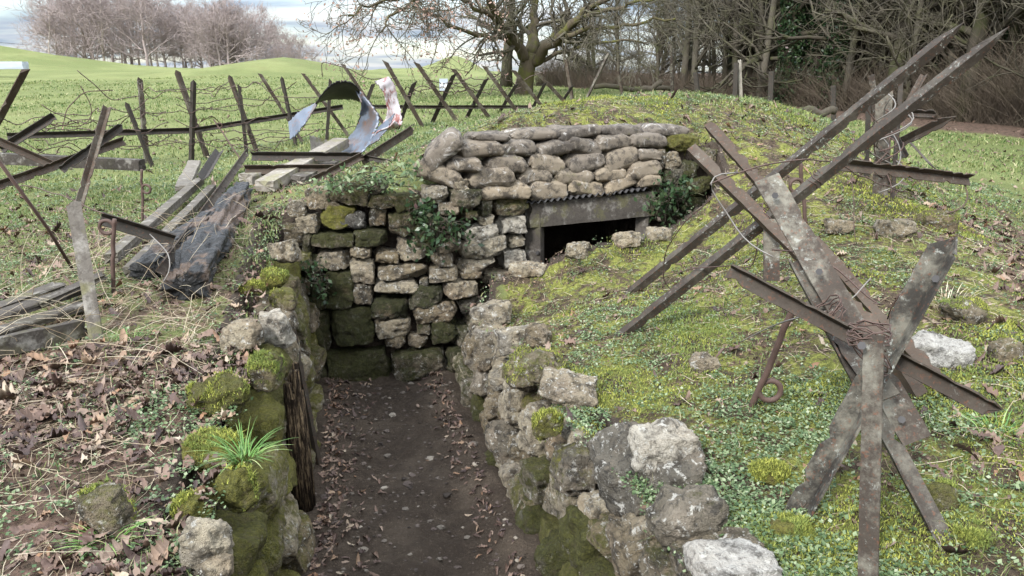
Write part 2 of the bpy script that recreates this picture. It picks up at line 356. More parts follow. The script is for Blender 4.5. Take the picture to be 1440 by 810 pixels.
# ------------------------------------------------------------------ ground
def gridline(fine0, fine1, step, lo, hi):
    a = list(np.arange(fine0, fine1, step)); s = step; x = a[-1]
    while x < hi: s = min(s*1.16, 14); x += s; a.append(x)
    b = []; s = step; x = fine0
    while x > lo: s = min(s*1.16, 14); x -= s; b.append(x)
    return np.array(b[::-1]+a)
GX = gridline(-4.2, 5.2, .034, -420, 420); GY = gridline(.6, 9.6, .034, -60, 600)
XX, YY = np.meshgrid(GX, GY)
ZS = surf(XX, YY)
cut = in_cut(XX, YY)
ZZ = np.where(cut, floor_z(XX, YY), ZS)
def zones(x, y):
    r = np.hypot(x, y)
    moss = sstep(-1.2, -.2, x)*sstep(16, 10, r)*sstep(6.5, 3.6, x-.25*(y-4))*.75+.1
    bk = sstep(-.5, .2, x)*sstep(5.2, 3.4, x-.2*(y-5))*sstep(11.5, 9.5, y); moss = np.maximum(moss*.6, bk*.78)
    lit = .12*np.ones_like(x)
    lit = np.maximum(lit, .95*sstep(-.8, -1.1, x)*sstep(4.4, 3.1, y))
    lit = np.maximum(lit, .5*sstep(-.8, -1.3, x)*sstep(7.8, 6.0, y-.25*np.abs(x+2.5)))
    lit = np.maximum(lit, .62*sstep(2.6, 3.9, x-.14*(y-4))*sstep(8.2, 6.4, y))
    lit = np.maximum(lit, .42*sstep(1.4, 2.2, x)*sstep(4.4, 3.2, y))
    lit = np.maximum(lit, .72*sstep(-.2, .9, x-(1.75+.6*(y-3)))*sstep(8.4, 7, y)*sstep(1.8, 2.6, y))
    wood = sstep(.2, 2.2, (x-2.2)*.82+(y-33)*.57)*sstep(0, 5, x)      # beneath the wood
    lit = np.maximum(lit, wood); moss = moss*(1-wood)
    return moss, lit
zm, zl = zones(XX, YY)
mudm = cut.astype(float)
for _ in range(2):
    mudm[1:-1, 1:-1] = np.max([mudm[1:-1, 1:-1], mudm[:-2, 1:-1], mudm[2:, 1:-1], mudm[1:-1, :-2], mudm[1:-1, 2:]], axis=0)
me = mesh_np('ground', np.stack([XX, YY, ZZ], -1).reshape(-1, 3),
   [np.stack([a := (np.arange(len(GY)-1)[:, None]*len(GX)+np.arange(len(GX)-1)[None]), a+1, a+len(GX)+1, a+len(GX)], -1).reshape(-1, 4)])
at = me.color_attributes.new('zone', 'FLOAT_COLOR', 'POINT')
at.data.foreach_set('color', np.stack([zm, zl, mudm, np.ones_like(zm)], -1).astype(np.float32).ravel())
g = link('ground', me, M['turf']); tag(g, kind='structure')
# turf over the dugout: a thick slab carrying the surface of the mound above the entrance
gx = np.arange(-.45, 1.9, .05); gy = np.arange(6.5, 8.8, .05); X, Y = np.meshgrid(gx, gy)
keep = (Y > np.interp(X, FAC[:, 0], FAC[:, 1])+.13)
top = surf(X, Y)+.004; nxx = len(gx); nn = X.size
quad = np.stack([b := (np.arange(len(gy)-1)[:, None]*nxx+np.arange(nxx-1)[None]), b+1, b+nxx+1, b+nxx], -1).reshape(-1, 4)
Yc = np.where(keep, Y, np.interp(X, FAC[:, 0], FAC[:, 1])+.13)
top = surf(X, Yc)+.004
V = np.vstack([np.stack([X, Yc, top], -1).reshape(-1, 3), np.stack([X, Yc, np.full_like(X, 1.52)], -1).reshape(-1, 3)])
ring = np.concatenate([np.arange(nxx), np.arange(1, len(gy))*nxx+nxx-1, (len(gy)-1)*nxx+np.arange(nxx-2, -1, -1), np.arange(len(gy)-2, 0, -1)*nxx])
r2 = np.roll(ring, -1)
kq = keep.ravel()[quad].any(1)
me = mesh_np('dugout_roof', V, [quad[kq], quad[kq][:, ::-1]+nn, np.stack([r2, ring, ring+nn, r2+nn], -1)])
at = me.color_attributes.new('zone', 'FLOAT_COLOR', 'POINT')
at.data.foreach_set('color', np.tile(np.array([.75, .1, 0, 1], np.float32), (len(V), 1)).ravel())
tag(link('dugout_roof', me, M['turf']), kind='structure')

# ------------------------------------------------------------------ stones
def cubesphere(n):
    vs, qs, off = [], [], 0
    l = np.linspace(-1, 1, n+1); a, b = np.meshgrid(l, l, indexing='ij')
    for ax in range(3):
        for sgn in (-1, 1):
            p = np.zeros((n+1, n+1, 3)); p[..., ax] = sgn; p[..., (ax+1) % 3] = a*sgn; p[..., (ax+2) % 3] = b
            vs.append(p.reshape(-1, 3)); i = np.arange(n)[:, None]*(n+1)+np.arange(n)[None]
            qs.append(np.stack([i, i+n+1, i+n+2, i+1], -1).reshape(-1, 4)+off); off += (n+1)**2
    V = np.vstack(vs); Q = np.vstack(qs)
    _, idx, inv = np.unique(np.round(V, 5), axis=0, return_index=True, return_inverse=True)
    return V[idx], inv.ravel()[Q]
CS = {n: cubesphere(n) for n in (8, 12, 20, 30)}
def stone_mesh(size, seed, n=12, box=.62, rough=1.0, cuts=6):
    V, Q = CS[n]; r = np.random.default_rng(seed)
    s = V/np.linalg.norm(V, axis=1)[:, None]
    q = s*(1-box)+V*box*.92
    for i in range(cuts+4):
        d = r.normal(size=3); d /= np.linalg.norm(d); k = np.max(q@d)*r.uniform(.66, .92)
        e = np.maximum(q@d-k, 0); q = q-e[:, None]*d*.95
    q = q*np.asarray(size)/2
    m = min(size); o = r.uniform(0, 99, 3)
    f = q/m
    d1 = fbm(f[:, 0]*1.3+o[0], f[:, 1]*1.3+o[1], f[:, 2]*1.3+o[2], 3, seed % 97)
    d2 = fbm(f[:, 0]*5+o[1], f[:, 1]*5+o[2], f[:, 2]*5+o[0], 3, seed % 89)
    d3 = np.abs(vnoise(f[:, 0]*2.4+o[2], f[:, 1]*2.4, f[:, 2]*2.4+o[0], 3))
    nr = q/(np.asarray(size)/2); nr /= np.linalg.norm(nr, axis=1)[:, None]+1e-9
    d4 = fbm(f[:, 0]*13+o[1], f[:, 1]*13+o[2], f[:, 2]*13, 2, seed % 83) if n >= 20 else 0
    q = q+nr*m*((.06*d1+.036*d2+.02*d4)*rough-.06*(1-d3)**4*rough)[:, None]
    return mesh_np('stone', q, [Q], True)
def rotated(me, rx, ry, rz):
    from mathutils import Euler
    me.transform(Euler((rx, ry, rz)).to_matrix().to_4x4()); return me
_sd = [100]
def stone(parent, c, size, rz=0, tilt=.06, tone=.5, moss=.4, mb=.4, n=12, name='stone', box=.62, rough=1.0, rx=None):
    _sd[0] += 1; r = np.random.default_rng(_sd[0])
    me = rotated(stone_mesh(size, _sd[0], n, box, rough), r.normal()*tilt if rx is None else rx, r.normal()*tilt, rz+r.normal()*tilt*.6)
    o = link(name, me, M['stone'], parent, tuple(c)); o.color = (tone, moss, mb, 1); return o
T = {'g': .1, 't': .5, 'p': .95}

# back wall, stone by stone
bw = empty('dry_stone_wall', (-1.0, 6.1, 0)); tag(bw, 'tall dry stone wall closing the far end of the trench below the sandbags', 'stone wall')
def bwstone(x0, y0, x1, y1, tone, moss, mb=.3, dep=.32, out=0.0, n=12):
    pc = (x0+x1)/2; Y = np.interp(pc, [430, 640, 740, 905, 1000, 1040], [6.02, 6.12, 6.62, 7.0, 7.25, 7.35])
    k = Y/F*1.02; c = P(pc, (y0+y1)/2, Y)
    w, h = (x1-x0)*k*1.11, (y1-y0)*k*1.11; dep = min(dep, max(.16, w*1.1))
    ang = 0.1 if pc < 640 else .42
    stone(bw, (c[0]+1.0, Y+dep*.3-out-6.1, c[2]), (w, dep, h), ang, .035, tone, moss, mb, max(n, 20), box=.77, rough=1.25)
Z5 = """110 105 195 180 .6 .2 .4|195 80 325 160 .4 .7 .35|310 80 385 125 .3 .6 .2|85 190 165 255 .7 .3 .4|165 165 285 250 .4 .95 .95|225 185 325 250 .05 .1 .3|325 160 390 235 .3 .7 .1|390 185 480 270 .4 .7 .15
135 252 280 315 .3 .85 .15|283 240 385 305 .3 .85 .1|150 315 262 380 .65 .15 .3|267 300 335 343 .6 .15 .3|265 345 345 430 .8 .1 .3|338 312 430 360 .5 .3 .2|420 275 520 345 .7 .2 .3|355 358 523 412 .55 .35 .2
345 414 498 467 .8 .15 .2|180 380 275 515 .2 .9 .12|277 428 340 505 .35 .25 .2|335 467 455 548 .2 .85 .05|455 430 575 520 .2 .8 .05|185 505 340 650 .2 .9 .12|348 540 468 610 .75 .4 .4|480 490 620 568 .45 .5 .1
380 602 450 645 .45 .5 .2|458 592 525 642 .5 .3 .1|190 645 395 812 .2 .92 .15|395 645 590 800 .3 .7 .15|529 540 632 645 .2 .85 .08|590 640 650 745 .2 .8 .08|498 405 530 440 .4 .5 .1|528 370 622 423 .6 .4 .15
575 415 683 480 .75 .2 .2|530 325 610 368 .55 .3 .2|552 280 633 322 .4 .3 .1|625 345 745 383 .85 .1 .3|625 385 700 412 .5 .25 .2|630 275 785 345 .85 .2 .3|640 232 755 290 .95 .1 .3|690 197 747 232 .85 .15 .3
750 200 845 268 .95 .2 .5|790 262 845 308 .8 .1 .3|745 312 850 385 .95 .15 .3|695 380 845 445 .65 .35 .3|500 100 595 160 .85 .15 .3|605 82 660 135 .75 .15 .3|560 155 630 200 .7 .2 .2|640 180 690 215 .4 .7 .4
590 110 695 185 .15 .7 .08|738 135 852 197 .4 .75 .25|690 148 742 200 .2 .7 .1|620 470 700 545 .2 .6 .05|490 560 535 598 .2 .6 .1|480 270 555 300 .2 .7 .1|100 250 140 330 .3 .7 .2|110 330 160 420 .3 .8 .1|130 420 190 520 .2 .85 .1
140 515 195 660 .2 .85 .1|600 560 700 650 .2 .7 .05|640 640 720 760 .2 .7 .05|640 500 760 600 .2 .6 .05|470 215 560 285 .2 .8 .1|700 440 860 520 .4 .5 .1|280 235 345 300 .3 .8 .2|320 125 420 170 .35 .7 .3|400 130 500 190 .3 .8 .2|180 150 240 190 .5 .5 .4|60 150 120 205 .6 .4 .5|545 200 610 250 .3 .7 .1|40 300 120 390 .4 .5 .3|40 390 130 470 .3 .7 .2|50 470 150 560 .2 .8 .2|60 560 180 680 .2 .8 .15|40 230 110 300 .5 .5 .4|80 680 190 800 .2 .85 .15"""
for ln in Z5.replace('\n', '|').split('|'):
    a = [float(v) for v in ln.split()]
    bwstone(380+a[0]/2.3825, 220+a[1]/2.3825, 380+a[2]/2.3825, 220+a[3]/2.3825, *a[4:], n=12 if (a[2]-a[0]) < 120 else 20)
for ln in """1120 120 1255 190 .4 .9 .7|1108 192 1188 265 .6 .2 .3|1165 235 1265 300 .3 .8 .15|1195 300 1305 378 .3 .9 .3|1325 218 1445 292 .6 .1 .3|1090 180 1118 260 .3 .3 .2|1085 262 1180 330 .2 .7 .1|1050 300 1120 380 .2 .7 .05|1110 330 1210 420 .2 .8 .05|1060 380 1150 480 .2 .7 .05|1180 380 1300 470 .2 .8 .1|1260 180 1340 240 .3 .7 .4|1300 285 1400 370 .2 .8 .2""".split('|'):
    a = [float(v) for v in ln.split()]
    bwstone(560+a[0]/3, 150+a[1]/3, 560+a[2]/3, 150+a[3]/3, *a[4:])

# side walls, coursed along the trench
def side_wall(root, side, y0, y1, seed, hfun, back=0.0):
    r = np.random.default_rng(seed); zz = -.02; row = 0; out = []
    while zz < 1.05:
        rh = r.uniform(.16, .3); y = y0-r.uniform(0, .3)
        while y < y1:
            ln = r.uniform(.24, .55)*(.8+.5*(rh > .22)); yc = y+ln/2
            top = hfun(yc)
            if zz+rh*.5 < top:
                dep = r.uniform(.24, .36); zc = zz+rh/2+r.normal()*.015
                slope = -.26 if side > 0 else -.2
                x = (xr(yc)+.1*zc if side > 0 else xl(yc)-.1*zc)+side*(back+dep*.36+r.uniform(-.05, .06))
                low = zc < .35
                moss = np.clip((.74 if low else .34)+r.normal()*.16, 0, .95)
                if side < 0: moss = float(np.clip(.72+r.normal()*.17, .2, .95))
                if side < 0 and 3.75 < yc < 4.25: x -= .1
                stone(root, np.array([x, yc, zc])-np.array(root.location), (dep, ln*1.02, rh*1.05), math.atan(-slope), .09, r.uniform(.25, .95), moss, (r.uniform(.45, .9) if side < 0 else r.uniform(.15, .55) if low else r.uniform(.3, .8)), 20, box=.6, rough=1.1)
            y += ln
        zz += rh*.96
rw = empty('dry_stone_wall', (-.05, 3.8, 0)); tag(rw, 'lichened grey dry stone revetment holding the grassy bank in front of the dugout doorway', 'stone wall')
side_wall(rw, 1, 2.75, 5.75, 5, lambda y: np.interp(y, [1.5, 2.1, 3, 3.7, 4.6, 5.7], [1.0, .98, .9, .83, .78, .74])-.04, .1)
lw = empty('dry_stone_wall', (-1.2, 3.6, 0)); tag(lw, 'mossy green dry stone revetment with an upright rotten post standing in it', 'stone wall')
side_wall(lw, -1, 1.5, 6.0, 6, lambda y: np.interp(y, [1, 3, 4, 5, 6], [.98, 1.05, 1.1, 1.2, 1.35]))

# boulders of the near end of the right hand wall, placed one by one on the face: px, py, w, h, depth, tone, moss, mb
def wall_point(px, py, side, off=0):
    d = ray(px, py); o = np.array([0, 0, CAMZ])
    t = np.arange(1.2, 9, .002); p = o+d*t[:, None]
    e = (p[:, 0]-(xr(p[:, 1])+.1*p[:, 2]+off)) if side > 0 else ((xl(p[:, 1])-.1*p[:, 2]-off)-p[:, 0])
    k = np.argmin(np.abs(e)); return p[k]
for (px, py, w, h, dep, tone, moss, mb) in [
  (732, 602, 46, 88, .3, .85, .25, .5), (784, 666, 62, 92, .32, .15, .5, 1), (855, 676, 118, 122, .42, .12, .22, .5), (798, 765, 66, 112, .34, .1, .95, .35), (867, 778, 86, 86, .32, .4, .25, .4), (740, 680, 52, 78, .3, .25, .72, .3),
  (727, 745, 44, 92, .3, .1, .88, .25), (694, 620, 55, 68, .3, .2, .3, .3), (706, 566, 42, 80, .3, .85, .2, .4), (665, 478, 34, 40, .28, .6, .3, .4), (693, 480, 38, 42, .3, .75, .3, .5), (665, 545, 32, 52, .28, .3, .3, .3), (657, 605, 28, 60, .28, .1, .85, .2),
  (684, 672, 36, 85, .28, .15, .85, .25), (704, 668, 26, 36, .26, .8, .2, .3), (668, 505, 30, 40, .28, .3, .35, .4), (648, 500, 24, 60, .28, .5, .3, .4), (648, 560, 22, 60, .26, .3, .6, .2), (679, 575, 30, 60, .28, .5, .3, .4), (913, 782, 78, 62, .32, .2, .5, .3), (905, 742, 34, 24, .25, .8, .1, .4), (760, 790, 46, 70, .28, .1, .85, .25),
  (690, 530, 34, 46, .3, .7, .25, .4), (718, 535, 36, 48, .3, .3, .5, .5), (716, 640, 30, 44, .26, .4, .3, .3), (925, 850, 120, 90, .35, .3, .5, .3), (830, 860, 110, 90, .35, .2, .85, .3), (770, 860, 60, 70, .3, .2, .85, .3), (960, 800, 80, 70, .32, .3, .4, .3), (640, 610, 20, 60, .25, .2, .8, .2), (670, 650, 30, 60, .26, .1, .85, .2)]:
    p = wall_point(px, py, 1); k = math.dist(p, (0, 0, CAMZ))/F; L_ = min(.5, w*k*1.5)
    stone(rw, p+np.array([dep*.42, .04, 0])-np.array(rw.location), (dep, L_*.94, h*k*.95), .25, .14, tone, moss, mb, 30 if w > 60 else 20, box=.55, rough=1.25)
# ------------------------------------------------------------------ loose stones, each a thing
LOOSE = []
def loose(px, py, w, h, tone, moss, mb, label, up=0.0, n=20, box=.6, dep=None, sink=.3, tilt=.1, rz=None, rx=None):
    b = RAYHIT(px, py+h*.42); k = b[1]/F*1.03
    W, H = w*k, h*k; D = dep if dep else .8*W
    c = np.array([(px-720)/F*b[1]*1.02, b[1]+D*.25, b[2]+H*(.5-sink*.5)+up])
    c[0] = b[0]
    W *= 1.03
    o = stone(None, c, (W, D, H*1.02), rng.uniform(-.4, .4) if rz is None else rz, tilt, tone, moss, mb, n, 'loose_stone', box, 1.2, rx); LOOSE.append((o, moss, b[1]))
    tag(o, label, 'stone', 'loose stones on the trench banks'); return o
LS = [
 (930, 632, 118, 88, .95, .05, .4, 'pale angular boulder with a flat bright top balanced on the wall edge'),
 (968, 728, 128, 92, .2, .35, .4, 'dark rounded boulder speckled with lichen below the flat pale block'),
 (1035, 800, 150, 56, 1.0, .0, .3, 'flat bluish white slab lying just inside the bottom edge of the photo'),
 (800, 550, 92, 58, .7, .2, .5, 'tan flat topped stone between two mossy stones on the wall edge'),
 (752, 522, 100, 62, .35, .6, .45, 'long green stained stone on the crest of the wall near its middle'),
 (770, 598, 50, 46, .3, .72, .7, 'small round moss covered stone tucked under the tan flat topped stone'),
 (755, 472, 44, 36, .45, .3, .4, 'small brown rounded stone on the grass beyond the wall edge'),
 (690, 442, 62, 36, .75, .2, .5, 'pale flattish stone at the far corner of the grassy bank'),
 (812, 353, 46, 26, .7, .15, .3, 'reddish tan round topped stone before the dark doorway'),
 (882, 337, 44, 25, .75, .0, .2, 'grey squared block before the dark doorway'),
 (930, 330, 44, 22, .7, .2, .3, 'tan stone half hidden in grass beside the ivy by the doorway'),
 (742, 380, 56, 22, .85, .15, .4, 'low pale stone at the foot of the door post'),
 (1322, 497, 96, 56, 1.0, .0, .3, 'bright cream block lying on the grassy slope behind the crossed irons'),
 (1328, 312, 60, 30, .45, .6, .5, 'mossy boulder on the slope below the tip of the level iron bar'),
 (1178, 440-120, 44, 24, .7, .35, .5, 'pale mossy stone at the foot of the tangled barricade'),
 (1262, 322, 52, 26, .6, .4, .5, 'tan stone among moss just right of the tangled barricade'),
 (1420, 495, 50, 36, .5, .5, .5, 'brown stone half cut by the photo edge beside the cream block'),
 (1365, 440, 70, 40, .4, .6, .5, 'mossy rock in the long grass above the cream block'),
 (1325, 695, 62, 56, .2, .85, .5, 'rounded moss topped stone beside the foot of the leaning iron'),
 (1378, 752, 62, 58, .2, .85, .6, 'wedge shaped mossy stone beside the low curled leaf'),
 (1085, 662, 66, 40, .3, .98, 1, 'yellow green moss hummock of a stone on the slope before the barricade'),
 (1120, 740, 76, 50, .25, .97, .9, 'moss covered stone among weeds between the white slab and the iron post'),
 (340, 474, 62, 48, .8, .0, .3, 'pinkish tan stone on the bank edge touching a white one'),
 (388, 463, 52, 66, .95, .05, .3, 'white lichened stone beside the pinkish one on the bank edge'),
 (148, 718, 78, 80, .3, .55, .6, 'brown angular stone sunk among dead oak leaves'),
 (290, 765, 84, 100, .85, .15, .4, 'grey white upright rock with dark specks above a rounder stone'),
 (298, 800, 60, 44, .75, .15, .3, 'small grey rounded stone at the very bottom below the upright rock'),
 (300, 545, 92, 76, .3, .85, .5, 'broad mossy boulder on the bank edge under the pinkish stone'),
 (375, 520, 56, 60, .35, .7, .5, 'green stained block between the mossy boulder and the rotten post'),
 (268, 705, 62, 46, .2, 1.0, .95, 'small bright green moss cushion below the grass tuft'),
 (290, 622, 110, 70, .2, 1.0, .95, 'large yellow green moss cushion beside the grass tuft'),
 (330, 660, 70, 90, .2, 1.0, .7, 'dark green moss mound spilling over the trench edge'),
 (395, 352, 46, 40, .75, .2, .4, 'tan rough stone at the corner where bank and back wall meet'),
 (382, 388, 44, 30, .4, .9, .9, 'small yellow mossed stone near the charred log'),
 (352, 402, 40, 26, .4, .9, .9, 'flat mossy stone beside the end of the charred log'),
 (400, 425, 46, 40, .4, .7, .6, 'mossy block on the trench lip past the white stone'),
 (432, 470, 34, 52, .85, .1, .3, 'slim whitish upright stone standing on the trench lip'),
 (418, 488, 40, 44, .4, .6, .4, 'greenish stone on the lip above the rotten post'),
 (1238, 322-75, 40, 20, .6, .4, .5, 'small stone under the tangled barricade in the weeds'),
 (993, 512, 46, 26, .62, .0, .2, 'flat pinkish brown shard lying on the mossy bank'),
]
for (px, py, w, h, tone, moss, mb, label) in LS:
    big = w > 80
    loose(px, py, w, h, tone, moss, mb, label, n=30 if (big and py > 450) else 20, box=.6 if moss < .6 else .3 if moss < .95 else .05, sink=.25 if moss < .8 else .6 if moss < .95 else .9)
# timber post and stake set in the trench side
def polybox(a, b, w, h, roll=0.0, nz=14, rag=.006, seed=1, taper=1.0, bow=0.0):
    a = np.asarray(a, float); b = np.asarray(b, float); L = np.linalg.norm(b-a); ez = (b-a)/L
    ref = np.array([0, 0, 1.0]) if abs(ez[2]) < .9 else np.array([0, 1.0, 0])
    e1 = np.cross(ez, ref); e1 /= np.linalg.norm(e1); e2 = np.cross(e1, ez)      # e1 horizontal, e2 up
    c, s_ = math.cos(roll), math.sin(roll); e1, e2 = c*e1+s_*e2, -s_*e1+c*e2
    m = 4; prof = []
    for (x0, y0), (x1, y1) in zip([(-1, -1), (1, -1), (1, 1), (-1, 1)], [(1, -1), (1, 1), (-1, 1), (-1, -1)]):
        for i in range(m): prof.append((x0+(x1-x0)*i/m, y0+(y1-y0)*i/m))
    prof = np.array(prof); rr = np.maximum(np.abs(prof).max(1), 1e-6); k = np.hypot(prof[:, 0], prof[:, 1]); prof = prof*(np.where(k > 1.3, .965, 1))[:, None]
    n = len(prof); t = np.linspace(0, 1, nz+1); o = seed*3.7
    V = []
    for ti in t:
        f = 1+(taper-1)*ti
        nzv = fbm(prof[:, 0]*2+o, prof[:, 1]*2+o, np.full(n, ti*L*3+o), 3, seed)*rag
        q = prof*np.array([w/2, h/2])*f*(1+nzv[:, None]/max(min(w, h), .02))
        endj = (rng.normal(size=n)*rag*1.5 if ti in (0, 1) else 0)
        V.append(ez*(ti*L)+np.outer(endj*np.ones(n), ez)+q[:, :1]*e1+q[:, 1:]*e2+e2*bow*math.sin(math.pi*ti))
    V = np.array(V).reshape(-1, 3)
    i = np.arange(nz)[:, None]*n; kk = np.arange(n)[None]; k2 = (kk+1) % n
    Q = np.stack([i+kk, i+k2, i+n+k2, i+n+kk], -1).reshape(-1, 4)
    V = np.vstack([V, np.zeros(3), ez*L]); c0 = nz*n+n; kk = np.arange(n); k2 = (kk+1) % n
    Tt = np.vstack([np.c_[np.full(n, c0), k2, kk], np.c_[np.full(n, c0+1), nz*n+kk, nz*n+k2]])
    return mesh_np('timber', V, [Q, Tt], False)
def plank(name, a, b, w, h, col=(.4, .2, .3), roll=0, mat='timber', parent=None, **k):
    me = polybox(a, b, w, h, roll, seed=int(rng.integers(1, 999)), **k)
    loc = np.asarray(a)-(np.asarray(parent.location) if parent else 0)
    o = link(name, me, M[mat], parent, tuple(loc)); o.color = (*col, 1); return o
# angle iron
def iron_mesh(a, b, w=.07, roll=0.0, t=.007, cut0=0, cut1=0, nib=.5, flat=False, seed=0, bend=0.0, w2=None):
    a = np.asarray(a, float); b = np.asarray(b, float); L = np.linalg.norm(b-a); ez = (b-a)/L
    ref = np.array([0, 0, 1.0]) if abs(ez[2]) < .93 else np.array([0, 1.0, 0])
    e1 = np.cross(ez, ref); e1 /= np.linalg.norm(e1); e2 = np.cross(e1, ez)
    c, s_ = math.cos(roll), math.sin(roll); e1, e2 = c*e1+s_*e2, -s_*e1+c*e2
    r = np.random.default_rng(seed+17); w2 = w2 or w
    n = max(6, int(L/.035)); tt = np.linspace(0, 1, n+1)
    if flat: prof = np.array([(-w/2, -t/2), (w/2, -t/2), (w/2, t/2), (-w/2, t/2)])
    else: prof = np.array([(0, 0), (w, 0), (w, t), (t, t), (t, w2), (0, w2)])
    V = np.zeros((n+1, len(prof), 3)); bite = r.random((n+1, 2)) < nib*.14
    for i, ti in enumerate(tt):
        p = prof.copy()
        if flat:
            if bite[i, 0]: p[1:3, 0] -= w*.13
            if bite[i, 1]: p[[0, 3], 0] += w*.1
            p[:, 0] += r.normal(size=4)*.0008
        else:
            if bite[i, 0]: p[1:3, 0] -= w*.33
            if bite[i, 1]: p[4:6, 1] -= w2*.3
            p += r.normal(size=p.shape)*.0007
        z = np.full(len(p), ti*L)
        far = (p[:, 0]-prof[:, 0].min())/max(w, 1e-6)
        f1 = np.maximum(np.abs(p[:, 0]), np.abs(p[:, 1]))/w if not flat else far
        if i == n: z = z-cut1*f1
        if i == n-1: z = z-cut1*.5*f1*0
        if i == 0: z = z+cut0*f1
        bz = bend*math.sin(math.pi*ti)
        V[i] = ez*z[:, None]+p[:, :1]*e1+p[:, 1:]*e2+e2*bz
    if cut1:   # let the cut run over several rings
        kz = (V@ez); lim = L-cut1*(np.maximum(np.abs(prof[:, 0]), np.abs(prof[:, 1]))/w if not flat else (prof[:, 0]-prof[:, 0].min())/w)
        V = V-np.maximum(kz-lim[None], 0)[..., None]*ez
    k = len(prof); i = np.arange(n)[:, None]*k; kk = np.arange(k)[None]; k2 = (kk+1) % k
    Q = np.stack([i+kk, i+k2, i+k+k2, i+k+kk], -1).reshape(-1, 4)
    base = n*k
    caps = [[3, 2, 1, 0], [base, base+1, base+2, base+3]] if flat else [[3, 2, 1, 0], [5, 4, 3, 0], [base, base+1, base+2, base+3], [base, base+3, base+4, base+5]]
    return mesh_np('iron', V.reshape(-1, 3), [Q, np.array(caps)], False)
_is = [0]
def iron(name, a, b, w=.07, roll=0.0, col=(.5, .3, .3), parent=None, **k):
    _is[0] += 1
    w = w*(1 if k.get('flat') else .78)
    me = iron_mesh(a, b, w, roll, seed=_is[0], **k)
    loc = np.asarray(a)-(np.asarray(parent.location) if parent else 0)
    o = link(name, me, M['steel'], parent, tuple(loc)); o.color = (*col, 1); return o
def ext_ground(top, foot, up=.15):      # run the bar on from its lower end until it is in the soil
    d = np.asarray(foot)-np.asarray(top); d /= np.linalg.norm(d); p = np.array(foot, float)
    for _ in range(400):
        if p[2] < hs(p[0], p[1])-up: break
        p = p+d*.02
    return p

rp = empty('rotten_post', (-1.2, 3.9, 0)); rp.location = (float(xl(4.0))-.05, 4.0, 0)
mb = MB(); q = np.random.default_rng(3)
po = np.array(rp.location)
for i in range(9):
    an = i*.7; rr = .042; x0, y0 = math.cos(an)*rr, math.sin(an)*rr; h = q.uniform(.72, 1.02)
    mb.tube([(x0, y0, -.05), (x0*1.05, y0*1.05, h*.5), (x0*.95, y0*.95, h)], [.034, .03, .02], 6)
mb.tube([(0, 0, -.05), (0, 0, .8)], [.05, .045], 8)
link('post_core', mb.mesh('post_core'), M['rotten'], rp); tag(rp, 'splintered rotten wooden post standing upright in the mossy trench side', 'post')
o = iron('iron_stake', (xl(4.45)+.03, 4.45, -.05), (xl(4.45)-.12, 4.5, 1.25), .045, .4, (.4, .2, .1)); tag(o, 'thin rusted stake upright against the trench side behind the rotten post', 'stake')
# ------------------------------------------------------------------ sandbags
def bag_mesh(L, D, H, seed):
    V, Q = CS[20]; r = np.random.default_rng(seed)
    s = V/np.linalg.norm(V, axis=1)[:, None]
    q = np.sign(s)*np.abs(s)**np.array([.3, .4, .46]); q /= np.maximum(np.abs(q).max(0), 1e-6)
    x, y, z = q.T
    e = np.abs(x)
    z = z*(1-.42*e**5)*(1-.2*np.abs(y)**3); z = np.where(z < 0, z*.92, z)                       # thins towards the two sewn ends
    y = y*(1+.10*e**5-.07*(1-e**2)); x = x*(1+.06*np.abs(y)**4*(e > .5))   # ears at the corners
    tw = r.normal()*.12; zz = z*H/2-.12*H*(e**2.5)*r.uniform(-.2, 1.5)+.07*H*x*r.normal()+tw*y*x*H
    p = np.stack([x*L/2, y*D/2, zz], -1); o = r.uniform(0, 50)
    w = fbm(p[:, 0]*6+o, p[:, 1]*6, p[:, 2]*8+o, 3, seed % 50)
    wr = (1-np.abs(vnoise(p[:, 0]*9+o, p[:, 1]*24, p[:, 2]*30, 4)))**3*e**2
    wr2 = (1-np.abs(vnoise(p[:, 0]*22+o, p[:, 1]*5, p[:, 2]*12, 8)))**4
    p += s*(.013*w+.017*wr-.010*wr2)[:, None]
    hem = np.exp(-((e-.92)/.035)**2); p[:, 2] -= .012*hem*np.sign(z)
    return mesh_np('sandbag', p, [Q], True)
BAGS = [
 ('lowest', [(310, 315, 535, 395), (525, 308, 695, 400), (693, 307, 845, 378), (843, 293, 985, 358), (980, 280, 1085, 342)]),
 ('second lowest', [(65, 245, 255, 330), (265, 255, 470, 340), (480, 255, 625, 325), (640, 262, 800, 335), (800, 258, 945, 320), (945, 227, 1090, 305)]),
 ('third', [(185, 215, 335, 280), (345, 208, 520, 285), (525, 202, 685, 287), (690, 203, 850, 283), (845, 175, 995, 275), (985, 177, 1090, 232)]),
 ('fourth', [(240, 152, 425, 220), (400, 145, 565, 210), (560, 147, 715, 215), (690, 137, 840, 205), (815, 122, 965, 190), (955, 113, 1115, 175)]),
 ('topmost', [(285, 115, 440, 152), (450, 105, 660, 150), (650, 92, 840, 145), (825, 85, 1025, 130), (1025, 85, 1220, 135)])]
ORD = ['first', 'second', 'third', 'fourth', 'fifth', 'sixth']
ROWN = {'lowest': 'bottom course', 'second lowest': 'second course up', 'third': 'middle course', 'fourth': 'course under the buried top one', 'topmost': 'flattened top course'}
sd = 0
